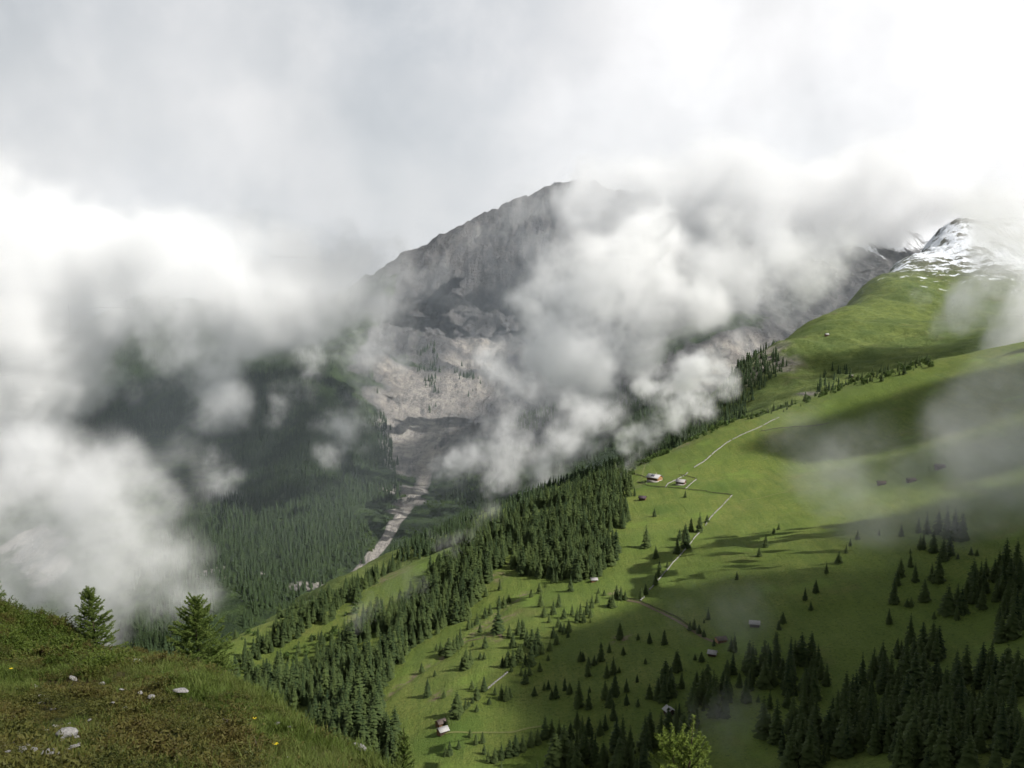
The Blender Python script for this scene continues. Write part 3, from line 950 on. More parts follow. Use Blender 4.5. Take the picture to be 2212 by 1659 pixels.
lp = np.concatenate([forest_points('M', LW, 11.0, (1400, 3700), gap=gl), forest_points('M', lw2, 15, (2600, 4400), gap=lambda x, y: fbm(x, y, 300, 4, .5, 251) > -.2)])
mp_ = np.concatenate([forest_points('M', pl, 13, (2100, 4200), gap=lambda x, y: fbm(x, y, 110, 3, .5, 261) > .02) for pl in
      ([(905, 760), (935, 745), (950, 820), (945, 860), (930, 850), (905, 790)], [(985, 800), (1010, 790), (1040, 840), (1010, 850)], [(930, 860), (945, 860), (940, 890), (928, 890)], [(1400, 790), (1450, 745), (1460, 760), (1420, 800)])])
mq = forest_points('M', [(1130, 900), (1300, 850), (1450, 820), (1520, 880), (1400, 950), (1250, 1010), (1100, 1060), (1000, 1100), (960, 1080), (1040, 1000)], 13, (2100, 3700), gap=lambda x, y: fbm(x, y, 200, 3, .5, 271) > -.25)
lp = off_stream(np.concatenate([lp, mp_, mq]))
lp = lp[~hidden(lp, 'N')]
plant('valley_forest', lp, FAR, M_FAR, (15, 26), 'dark conifer forest on the far valley slopes')
alder = forest_points('M', [(640, 1130), (720, 1090), (790, 1130), (830, 1170), (720, 1260), (640, 1250), (440, 1120), (430, 1080)], 13, (1500, 2700), gap=lambda x, y: fbm(x * 1.3 + y * .35, y * .55, 210, 4, .5, 241) < -.22)
al2 = forest_points('M', [(865, 1080), (890, 1060), (905, 1080), (880, 1110)], 12, (2000, 2700))
al3 = forest_points('M', [(930, 1060), (1000, 1020), (1080, 1010), (1000, 1090), (900, 1150), (850, 1190), (870, 1150)], 15, (1900, 2800), gap=lambda x, y: fbm(x, y, 120, 3, .5, 281) > .05)
al = off_stream(np.concatenate([alder, al2, al3]))
plant('alder_scrub', al[~hidden(al, 'N')], bsh, M_BUSH, (5, 10), 'light green alder scrub beside the torrent', (.8, 1.3))


# ------------------------------------------------------------------ huts, walls, fences, tracks
def flat_mat(name, c1, c2, sc, rough=.85, bmp=0.0):
    m, t, b = new_mat(name)
    n = noise(t, opos(t), sc, 5, .7)
    t.links.new(mixc(t, ramp(t, n, .35, .65), C(*c1), C(*c2)), b.inputs['Base Color'])
    b.inputs['Roughness'].default_value = rough
    if bmp: bump(t, b, n, bmp)
    return m


M_WOOD = flat_mat('weathered_timber', (.17, .095, .055), (.11, .06, .036), 1.5)
M_GOLD = flat_mat('sunlit_tan_timber', (.42, .24, .12), (.30, .16, .08), 1.2)  # lit twin of the wall timber: sun on the chalet gable put into the colour
M_DARKW = flat_mat('dark_timber', (.075, .05, .037), (.045, .03, .024), 1.5)
M_SHING = flat_mat('silver_shingles', (.40, .38, .37), (.28, .265, .26), 1.8)
M_SHINP = flat_mat('pale_shingles', (.44, .43, .42), (.34, .33, .32), 1.8)
M_RUST = flat_mat('rusty_roofing', (.15, .118, .104), (.10, .082, .072), 1.5)
M_PLAST = flat_mat('limewashed_stone', (.42, .39, .35), (.32, .29, .26), 1.4)
M_PANE = flat_mat('window_glass', (.03, .035, .04), (.02, .022, .028), 1, .15)
M_PANEL = flat_mat('dark_roof_panel', (.10, .10, .13), (.07, .07, .09), 1, .4)
M_STONE = flat_mat('dry_stone', (.38, .37, .345), (.20, .195, .18), 1.6, .9, .2)
M_RAIL = flat_mat('grey_rails', (.11, .09, .075), (.06, .05, .045), 2)


def hut(name, u, v, L, W, H, rise, rz, label, wall_m, gable_m, roof_m, cat='hut', base_m=None, chimney=False, panel=False, wins=2, over=.7, p=None, f='N'):
    p = pick(u, v, f) if p is None else p
    o = bpy.data.objects.new(name, None)
    COL.objects.link(o)
    o.location, o.rotation_euler = p, (0, 0, rz)
    tag(o, label, cat, 'alpine huts on the slopes')
    h0 = H * .38 if base_m else 0
    w = MB()
    if base_m:
        w.box((0, 0, (h0 - 3) / 2), (L + .12, W + .12, h0 + 3), m=2)
    z0 = h0 if base_m else -3
    x, y = L / 2, W / 2
    vv = [(-x, -y, z0), (x, -y, z0), (x, y, z0), (-x, y, z0), (-x, -y, H), (x, -y, H), (x, y, H), (-x, y, H), (-x, 0, H + rise), (x, 0, H + rise)]
    w.add(vv, quads=[(0, 1, 5, 4), (2, 3, 7, 6)], m=0)
    w.add(vv, tris=[(5, 6, 9), (7, 4, 8)], quads=[(1, 2, 6, 5), (3, 0, 4, 7)], m=1)
    obj('wall', w.mesh('wall', [wall_m, gable_m, base_m or wall_m]), o)
    r = MB()
    ang = math.atan2(rise, y)
    ey, ez = over, over * math.tan(ang)
    th = .22
    for s in (-1, 1):
        a = [(-x - over, s * (y + ey), H - ez + .04), (x + over, s * (y + ey), H - ez + .04), (x + over, 0, H + rise + .04), (-x - over, 0, H + rise + .04)]
        b = [(q[0], q[1], q[2] + th) for q in a]
        r.add(a + b, quads=[(0, 1, 2, 3), (4, 7, 6, 5), (0, 4, 5, 1), (1, 5, 6, 2), (3, 2, 6, 7), (0, 3, 7, 4)])
    rf = obj('roof', r.mesh('roof', roof_m), o)
    if chimney:
        c = MB()
        c.box((L * .12, .5, H + rise + .5), (.8, .8, 1.7))
        c.box((L * .12, .5, H + rise + 1.42), (1.05, 1.05, .14))
        obj('chimney', c.mesh('chimney', M_PLAST), rf)
    if panel:
        c = MB()
        yy = -y * .52
        zz = H + rise * (1 - .52) + th + .18
        a = [(-L * .22, yy - y * .30, zz - rise * .30), (L * .10, yy - y * .30, zz - rise * .30), (L * .10, yy + y * .30, zz + rise * .30), (-L * .22, yy + y * .30, zz + rise * .30)]
        b = [(q[0], q[1], q[2] + .12) for q in a]
        c.add(a + b, quads=[(0, 1, 2, 3), (4, 5, 6, 7), (0, 1, 5, 4), (1, 2, 6, 5), (2, 3, 7, 6), (3, 0, 4, 7)])
        obj('roof_panel', c.mesh('roof_panel', M_PANEL), rf)
    d = MB()
    d.box((x + .06, -W * .12, 1.0), (.12, 1.0, 2.0))
    obj('door', d.mesh('door', M_DARKW), o)
    for i in range(wins):
        g = MB()
        if i % 2 == 0:
            g.box((x + .05, W * (.22 - .5 * (i // 2 % 2)), H * .62 + (.3 if i > 1 else 0)), (.1, 1.0, 1.0))
        else:
            g.box((L * (-.22 + .22 * (i // 2)), -y - .05, H * .60), (1.0, .1, .95))
        wn = obj('window', g.mesh('window', M_PANE), o)
    return o


hut('chalet', 1414, 1040, 13.5, 10.5, 5.4, 2.6, math.radians(-38), 'large two-storey chalet with pale roof and sunlit timber gable inside the fence', M_WOOD, M_GOLD, M_SHINP, 'chalet', M_PLAST, True, True, 5, 1.1)
hut('barn', 1471, 1047, 9.0, 7.0, 3.6, 2.2, math.radians(-30), 'small timber barn with grey roof right of the chalet', M_DARKW, M_WOOD, M_SHING, 'barn', M_PLAST, wins=1)
hut('hut', 1388, 1080, 6.5, 5.0, 2.6, 1.6, math.radians(-20), 'little hut with dark purple roof and tan wall below the chalet fence', M_DARKW, M_GOLD, flat_mat('purple_roofing', (.10, .075, .085), (.07, .05, .06), 1), 'hut', wins=1)
hut('hut', 956, 1584, 5.4, 4.4, 2.4, 1.6, math.radians(35), 'brown hut with pale shingle roof at the lowest meadow corner', M_DARKW, M_WOOD, M_SHINP, 'hut', wins=1)
hut('hut', 952, 1566, 5.0, 4.0, 2.1, 1.4, math.radians(40), 'low tumbledown hut with brown roof just above the pale-roofed one', M_WOOD, M_WOOD, M_RUST, 'hut', wins=1)
hut('hut', 1446, 1542, 5.4, 4.6, 2.4, 1.5, math.radians(-70), 'dark hut with whitish gable roof standing in the cloud shadow', M_DARKW, M_DARKW, M_SHINP, 'hut', wins=1)
hut('hut', 1283, 1256, 4.6, 3.6, 1.9, 1.1, math.radians(10), 'tiny brown shed against the lower corner of the dense forest', M_WOOD, M_WOOD, M_SHING, 'shed', wins=0)
hut('hut', 1557, 1386, 6.0, 4.6, 2.0, 1.4, math.radians(15), 'rust-red roofed hut beside a round tree in shade', M_WOOD, M_GOLD, M_RUST, 'hut', wins=0)
hut('hut', 1539, 1416, 4.6, 3.6, 2.0, 1.4, math.radians(-25), 'black timber hut below the rust-red roofed one', M_DARKW, M_DARKW, M_SHING, 'hut', wins=0)
hut('hut', 1630, 1352, 6.0, 4.4, 2.2, 1.4, math.radians(-15), 'grey hut on the dim pasture right of the rusty roof', M_DARKW, M_DARKW, M_SHING, 'hut', wins=0)
hut('hut', 2030, 1012, 8.0, 5.0, 2.4, 1.6, math.radians(0), 'dark hut high in the mist on the right-hand pasture', M_DARKW, M_DARKW, M_DARKW, 'hut', wins=0)
hut('hut', 1968, 1041, 7.0, 4.6, 2.2, 1.5, math.radians(8), 'dark hut in the mist, middle one of three in line', M_DARKW, M_DARKW, M_DARKW, 'hut', wins=0)
hut('hut', 1904, 1047, 7.0, 4.6, 2.2, 1.5, math.radians(-8), 'faint hut in the mist, lowest one of three in line', M_DARKW, M_DARKW, M_DARKW, 'hut', wins=0)
hut('hut', 1838, 815, 8.0, 6.0, 3.0, 2.0, math.radians(-30), 'white-roofed hut on the green ridge behind the crest', M_DARKW, M_WOOD, M_PLAST, 'hut', wins=0, f='S')
hut('hut', 1676, 727, 8.0, 6.0, 3.0, 2.0, math.radians(10), 'lone speck of a hut high on the green ridge', M_DARKW, M_WOOD, M_SHINP, 'hut', wins=0, p=pick(1786, 725, 'S'), f='S')


def drape(uvs, step=2.5, f='N'):
    p = np.array([pick(u, v, f) for u, v in uvs])
    out = [p[0]]
    for a, b in zip(p[:-1], p[1:]):
        n = max(1, int(np.hypot(*(b - a)[:2]) / step))
        out += [a + (b - a) * (i + 1) / n for i in range(n)]
    out = np.array(out)
    out[:, 2] = FIELDS[f](out[:, 0], out[:, 1])
    return out


def wall_(uvs, label, w=.65, h=1.05):
    p = drape(uvs, 2.2)
    m = MB()
    d = np.gradient(p[:, :2], axis=0)
    for i in range(len(p) - 1):
        if rng.random() < .05: continue
        c = (p[i] + p[i + 1]) / 2
        m.box((c[0], c[1], c[2] + h * .2 + rng.normal(0, .1)), (np.hypot(*(p[i + 1] - p[i])[:2]) * 1.02, w * rng.uniform(.8, 1.2), h * rng.uniform(1.1, 1.6)), math.atan2(d[i, 1], d[i, 0]), taper=.8, jit=.09)
    return tag(obj('stone_wall', m.mesh('stone_wall', M_STONE)), label, 'stone wall', 'dry stone walls on the meadow')


def c4(*pts): return [(1178.3 + x * .2486, 903.3 + y * .2486) for x, y in pts]


wall_(c4((1622, 672), (1430, 870), (1390, 935)), 'pale dry stone wall running down from the corner of the rail fence')
wall_(c4((1340, 995), (1265, 1085), (1230, 1125), (1150, 1215), (1090, 1280), (975, 1412)), 'long pale dry stone wall dropping past the tight spruce clump')
wall_(c4((940, 1455), (900, 1495)), 'short pale wall stub near the foot of the meadow clearing')
wall_(c4((860, 1555), (820, 1592)), 'lowest pale wall stub beside two small spruces')
wall_(c4((2030, -5), (1850, 85), (1720, 140), (1640, 180), (1575, 215), (1470, 295), (1400, 360), (1290, 432)), 'long pale wall climbing the hill above the barn', 1.0, 1.1)
wall_(c4((1235, 475), (1210, 500), (1120, 545), (1065, 570), (1043, 602)), 'pale wall between the chalet and the barn')
wall_(c4((1315, 530), (1260, 575), (1215, 617)), 'pale wall right of the barn')
wall_([(1097, 1452), (1068, 1476), (1050, 1492)], 'grey wall piece in the lower meadow', .8, .9)


def fence(uvs, label, step=3.0):
    p = drape(uvs, step)
    m = MB()
    d = np.gradient(p[:, :2], axis=0)
    for i in range(len(p)):
        m.box((p[i, 0], p[i, 1], p[i, 2] + .5), (.22, .22, 1.9), rng.uniform(0, 3))
    for hh in (.45, .85, 1.2):
        m.tube(p + np.array([0, 0, hh]) + rng.normal(0, .06, p.shape), .10, 4)
    return tag(obj('rail_fence', m.mesh('rail_fence', M_RAIL)), label, 'fence', 'dark rail fences on the meadow')


fence(c4((800, 560), (890, 590), (1050, 605), (1220, 620), (1400, 640), (1622, 672)), 'dark rail fence along the bottom of the chalet yard')
fence(c4((655, 468), (760, 485), (880, 522)), 'dark rail fence left of the chalet at the crest')
fence(c4((1160, 495), (1240, 510), (1315, 528)), 'short dark rail fence behind the barn')
fence([(1355, 1294), (1383, 1299), (1405, 1310), (1440, 1325), (1470, 1340), (1500, 1360), (1525, 1375)], 'dark rail fence beside the track below the stone wall')
fence([(1640, 933), (1690, 925), (1740, 922), (1790, 915)], 'thin fence line crossing the upper meadow')

M_TRACK = flat_mat('trodden_earth', (.17, .135, .085), (.12, .10, .06), .3)
M_PALE = flat_mat('worn_grass', (.17, .185, .065), (.14, .155, .05), .3)


def track(uvs, w, label, m, lift=.25):
    p = drape(uvs, 4)
    d = np.gradient(p[:, :2], axis=0)
    d /= np.linalg.norm(d, axis=1, keepdims=True) + 1e-9
    n = np.stack([-d[:, 1], d[:, 0]], 1) * w / 2
    a, b = p.copy(), p.copy()
    wob = 1 + .25 * np.sin(np.arange(len(p)) * 1.3)[:, None]
    a[:, :2] += n * wob
    b[:, :2] -= n
    for k in (a, b): k[:, 2] = hN(k[:, 0], k[:, 1]) + lift
    i = np.arange(len(p) - 1)
    q = np.stack([i, i + 1, i + 1 + len(p), i + len(p)], 1)
    return tag(obj('path', mesh('path', np.concatenate([a, b]), [q], m)), label, kind='structure')


track([(1355, 1297), (1385, 1303), (1415, 1318), (1450, 1335), (1480, 1352), (1520, 1378), (1545, 1388)], 2.6, 'earth track below the stone wall', M_TRACK)
track(c4((690, 610), (740, 580), (800, 550), (835, 520), (870, 400), (850, 370), (800, 410), (740, 460)), 1.6, 'worn path past the chalet', M_PALE)
track(c4((1700, 720), (1850, 700), (2000, 660), (2150, 630), (2300, 625)), 1.6, 'faint path across the pasture', M_PALE)
track([(955, 1586), (1000, 1582), (1060, 1583), (1110, 1582), (1180, 1568)], 1.6, 'faint path from the lower huts', M_PALE)
track([(1010, 1385), (1075, 1372), (1085, 1376), (1075, 1362), (1040, 1376)], 1.3, 'earth path under the grove', M_TRACK)

# ------------------------------------------------------------------ the knoll: grass, dwarf shrubs, stones, young larches
def mat_leaf(name, cols, tip=None, trans=.25, rough=.6):
    m, t, b = new_mat(name)
    f = attr(t, 'tint')
    c = C(*cols[0])
    for i, k in enumerate(cols[1:]):
        n = len(cols)
        c = mixc(t, ramp(t, f, (i + .3) / n, (i + 1.5) / n), c, C(*k))
    if tip: c = mixc(t, attr(t, 'spray'), c, C(*tip))
    t.links.new(c, b.inputs['Base Color'])
    b.inputs['Roughness'].default_value = rough
    tr = t.nodes.new('ShaderNodeBsdfTranslucent')
    t.links.new(c, tr.inputs[0])
    mx = t.nodes.new('ShaderNodeMixShader')
    mx.inputs[0].default_value = trans
    t.links.new(b.outputs[0], mx.inputs[1])
    t.links.new(tr.outputs[0], mx.inputs[2])
    t.links.new(mx.outputs[0], [n for n in t.nodes if n.type == 'OUTPUT_MATERIAL'][0].inputs[0])
    return m


M_GRASS = mat_leaf('grass_blades', [(.060, .105, .015), (.090, .145, .022), (.14, .155, .045)], (.12, .155, .035))
M_JUNI = mat_leaf('juniper_needles', [(.034, .052, .012), (.060, .066, .016), (.078, .056, .020)], (.105, .102, .024), .1)
M_HEATH = mat_leaf('bilberry_leaves', [(.050, .085, .014), (.075, .115, .018), (.095, .060, .025)], (.09, .12, .02), .2)
M_LARCH = mat_leaf('larch_needles', [(.085, .140, .034), (.130, .195, .042)], (.18, .235, .055), .35)
M_LARCHB = mat_leaf('sunlit_fresh_larch_needles', [(.120, .190, .036), (.170, .235, .042)], (.22, .28, .055), .25)  # fresh growth made paler: sunlight on the forked larch put into the colour
M_TWIG = flat_mat('twig_bark', (.10, .075, .055), (.06, .045, .035), 30)
M_DEAD = flat_mat('dead_wood', (.17, .14, .12), (.11, .085, .075), 20)
M_QUARTZ = flat_mat('white_rock', (.50, .48, .465), (.28, .27, .26), 7, .9, .03)
M_BOULD = flat_mat('grey_boulder', (.30, .285, .26), (.20, .19, .165), 9, .9, .02)
M_YEL = flat_mat('yellow_petals', (.65, .50, .02), (.55, .42, .02), 10)


def blades(seed, n=9, h=1.0, spread=.35, w=.022):
    r = np.random.default_rng(seed)
    V, T, Q, SP = [], [], [], []
    for i in range(n):
        a = r.uniform(0, 6.28)
        L = h * r.uniform(.5, 1.1)
        lean = r.uniform(.1, .75)
        o = r.normal(0, spread * .35, 2)
        d = np.array([math.cos(a), math.sin(a)])
        s = np.array([-d[1], d[0]]) * w * r.uniform(.7, 1.3)
        k = len(V)
        for j, (t, ww) in enumerate(((0, 1), (.55, .8), (1, 0))):
            c = o + d * L * lean * t * t
            zz = L * t * (1 - .35 * lean * t)
            if ww:
                V += [(c[0] + s[0] * ww, c[1] + s[1] * ww, zz), (c[0] - s[0] * ww, c[1] - s[1] * ww, zz)]
                SP += [t, t]
            else:
                V.append((c[0], c[1], zz))
                SP.append(1)
        Q.append((k, k + 1, k + 3, k + 2))
        T.append((k + 2, k + 3, k + 4))
    return np.array(V), np.array(T), np.array(Q), np.array(SP)


def sprig(seed, n=26, L=1.0, leaf=.16, lw=.045, up=.7):
    """a small branching spray set with needles or leaves"""
    r = np.random.default_rng(seed)
    V, T, SP = [], [], []
    for br in range(4):
        a = r.uniform(0, 6.28)
        d = np.array([math.cos(a), math.sin(a), r.uniform(up * .4, up * 1.6)])
        d /= np.linalg.norm(d)
        ln = L * r.uniform(.6, 1.0)
        for i in range(n // 4):
            t = (i + 1) / (n // 4)
            c = d * ln * t
            e = r.normal(size=3)
            e = e / np.linalg.norm(e) + d * .9
            e /= np.linalg.norm(e)
            s = np.cross(e, r.normal(size=3))
            s /= np.linalg.norm(s) + 1e-9
            k = len(V)
            V += [c - s * lw, c + s * lw, c + e * leaf]
            SP += [t * .6, t * .6, t]
            T.append((k, k + 1, k + 2))
    return np.array(V), np.array(T), np.zeros((0, 4), int), np.array(SP)


def knoll_points(n, poly=None, not_poly=None, yr=(4.0, 31.0), pw=1.25):
    """random places on the part of the knoll one sees"""
    Y = (rng.random(n * 3) * (yr[1] ** pw - yr[0] ** pw) + yr[0] ** pw) ** (1 / pw)
    s = rng.uniform(-.56, .06, n * 3)
    x = s * Y
    z = hF(x, Y)
    u, v = proj(x, Y, z)
    u0, v0 = u, v
    u, v = u + 34 * fbm(x, Y, .8, 3, .6, 511), v + 26 * fbm(x, Y, .8, 3, .6, 521)
    ok = (u > -90) & (u < 960) & (v < 1760)
    if poly is not None: ok &= inpoly(u, v, poly)
    if not_poly is not None: ok &= ~inpoly(u, v, not_poly)
    i = np.nonzero(ok)[0]
    return np.stack([x[i], Y[i], z[i]], 1)


def cover(name, pts, shapes, mat, size, label, tilt=.25, zs=1.0, drop=.0):
    n = len(pts)
    sc = rng.uniform(size[0], size[1], n) * np.clip(.95 + .75 * fbm(pts[:, 0], pts[:, 1], .9, 3, .6, 391), .4, 1.6)
    which = rng.integers(0, len(shapes), n)
    pts = pts.copy()
    pts[:, 2] -= drop
    V, F, ID = scatter([s[:3] for s in shapes], pts, rng.uniform(0, 6.28, n), np.stack([sc, sc, sc * zs], 1), which, rng.normal(0, tilt, (n, 2)))
    sp = np.concatenate([np.tile(s[3], int((which == k).sum())) for k, s in enumerate(shapes) if (which == k).any()])
    patch = np.clip(.45 + 1.0 * fbm(pts[:, 0], pts[:, 1], 1.6, 3, .6, 401) + rng.normal(0, .16, n), 0, 1)
    me = mesh(name, V, F, mat, None, False, dict(tint=patch[ID], spray=sp))
    return tag(obj(name, me), label, kind='stuff')


JUN = [(-90, 1545), (60, 1500), (150, 1470), (260, 1462), (350, 1490), (430, 1520), (480, 1555), (520, 1600), (560, 1650), (590, 1760), (-90, 1760)]
JU2 = [(455, 1500), (500, 1490), (540, 1525), (520, 1560), (470, 1545)]
HEA = [(-90, 1240), (60, 1290), (110, 1340), (180, 1370), (260, 1415), (300, 1440), (230, 1455), (120, 1430), (0, 1425), (-90, 1420)]
jg = knoll_points(30000, JUN, pw=1.0)
jg = jg[fbm(jg[:, 0], jg[:, 1], 1.3, 2, .5, 411) > -.50]
jg = jg[fbm(jg[:, 0], jg[:, 1], .85, 3, .5, 421) > -.75]
jg = np.concatenate([jg, knoll_points(4000, JU2)])
jg[:, 2] += np.maximum(0, -.02 + .42 * fbm(jg[:, 0], jg[:, 1], .85, 3, .5, 421)) * rng.uniform(.3, 1, len(jg))
cover('juniper_scrub', jg, [sprig(600 + i, 28, 1.0, .20, .050) for i in range(5)], M_JUNI, (.08, .17), 'brownish dwarf juniper covering the near knoll')
hg = knoll_points(26000, HEA, yr=(9, 31), pw=1.4)
hg[:, 2] += np.maximum(0, .06 + .34 * fbm(hg[:, 0], hg[:, 1], 1.2, 3, .5, 431)) * rng.uniform(.2, 1, len(hg))
cover('bilberry_scrub', hg, [sprig(620 + i, 26, 1.0, .22, .10, 1.1) for i in range(5)], M_HEATH, (.10, .20), 'low green bilberry scrub on the hump')
gg = knoll_points(40000, None, JUN, pw=1.35)
gu, gv = proj(gg[:, 0], gg[:, 1], gg[:, 2])
gg = gg[~inpoly(gu, gv, HEA) | (rng.random(len(gg)) < .25)]
gg = gg[fbm(gg[:, 0], gg[:, 1], 1.1, 2, .5, 441) > -.55]
cover('grass', gg, [blades(640 + i, 10) for i in range(6)], M_GRASS, (.09, .22), 'long green grass on the knoll', .22)
g2 = knoll_points(9000, JUN, pw=1.1)
g2 = g2[fbm(g2[:, 0], g2[:, 1], 1.3, 2, .5, 411) < -.25]
cover('sparse_grass', g2, [blades(660 + i, 8) for i in range(4)], M_GRASS, (.10, .22), 'sparse grass between the juniper')
hp = knoll_points(14000, None, JUN, pw=1.3)
hp = hp[fbm(hp[:, 0], hp[:, 1], 2.2, 3, .5, 451) > .06]
hp[:, 2] += np.maximum(0, .04 + .20 * fbm(hp[:, 0], hp[:, 1], .9, 2, .5, 461))
cover('heath_patches', hp, [sprig(680 + i, 26, 1.0, .20, .06, .9) for i in range(4)], M_JUNI, (.08, .17), 'brown heath patches in the grass')


def stone_shape(seed, flat=.6, sub=2):
    r = np.random.default_rng(seed)
    import bmesh
    bm = bmesh.new()
    bmesh.ops.create_icosphere(bm, subdivisions=sub, radius=1)
    pl = [(lambda n: n / np.linalg.norm(n))(r.normal(size=3)) for _ in range(9)]
    lim = r.uniform(.55, .9, 9)
    for w in bm.verts:
        c = np.array(w.co)
        for n, l in zip(pl, lim):
            d = c @ n
            if d > l: c = c - n * (d - l)
        c = c * (1 + r.normal(0, .03))
        w.co = (c[0], c[1] * .8, c[2] * flat)
    v = np.array([w.co[:] for w in bm.verts])
    f = np.array([[w.index for w in p.verts] for p in bm.faces])
    bm.free()
    return v, f


stones = [mesh('stone', *(lambda a: (a[0], [a[1]]))(stone_shape(700 + i, .42 + .1 * (i % 3))), M_QUARTZ) for i in range(6)]
boulder = mesh('boulder', *(lambda a: (a[0], [a[1]]))(stone_shape(731, .62, 3)), M_BOULD)


def za(x, y): return x * .2424, 1256.8 + y * .2424
def zb(x, y): return 439.9 + x * .2131, 1335.4 + y * .2131


SMALL = 'small white stone poking out of the brown juniper scrub'
for (u, v), px, lab in (
        (za(370, 1085), 170, 'big grey rounded boulder lying among the juniper'), (za(1610, 1040), 130, 'bright white rock with a lichen-yellow side in the grass'),
        (za(1235, 760), 90, 'flat pale stone on the rim of the knoll between the two larches'), (zb(1570, 1395), 145, 'long white rock at the lower edge of the grass slope'),
        (za(600, 1440), 165, 'longest white stone in the brown juniper near the bottom'), (za(525, 1125), 62, 'upright white chip right beside the grey boulder'),
        (za(670, 1572), 90, 'slim tilted white stone under the longest one'), (za(910, 960), 62, 'pale broken stone at the upper rim of the juniper'),
        (za(650, 915), 80, 'thin grey stone slab between grass and juniper'), (zb(740, 1150), 60, 'white stone in the grass right of the dead branch'), (zb(860, 1182), 46, 'smaller white stone just right of the grass one'),
        (zb(925, 1045), 36, 'lone pinkish stone on the grass rim'), (zb(860, 1498), 36, 'pale pebble at the very foot of the grass slope'),
        *[(za(*q[:2]), q[2], None) for q in ((475, 1200, 60), (360, 1140, 40), (1085, 1020, 42), (1250, 1055, 52), (1350, 1090, 62), (1520, 1130, 32), (1010, 1140, 32), (555, 1490, 52), (690, 1470, 50), (500, 1355, 52), (240, 1410, 42),
            (340, 1520, 62), (390, 1570, 62), (210, 1600, 82), (430, 1630, 72), (490, 1605, 52), (20, 1600, 62), (120, 1545, 38), (310, 1610, 70), (850, 1440, 28), (800, 1300, 32), (85, 1300, 28), (150, 1275, 32), (1120, 1185, 28),
            (320, 980, 42), (1275, 1320, 32), (620, 1330, 32), (60, 1520, 34), (270, 1480, 40), (560, 1395, 34), (40, 1560, 60), (250, 1575, 50), (330, 1570, 40), (180, 1640, 60), (80, 1640, 50), (380, 1650, 60), (470, 1640, 50), (520, 1640, 40), (620, 1600, 50), (700, 1550, 40), (290, 1530, 30), (420, 1410, 40))]):
    p = pick(u, v, 'F')
    k = .2424 * px * p[1] / FL / 1.75
    big = 'boulder' in (lab or '')
    o = obj('boulder' if big else 'stone', boulder if big else stones[random.randrange(6)], None, (p[0], p[1], p[2] + k * (.35 if big else .12) + (0 if big else .10)), (random.uniform(-.3, .3), random.uniform(-.3, .3), random.uniform(0, 6.28) if lab is None else random.uniform(-.4, .4)), (k * 1.1, k * random.uniform(.75, 1.1), k * random.uniform(.6, .95)))
    tag(o, lab or SMALL, 'boulder' if big else 'stone', 'white stones on the knoll')


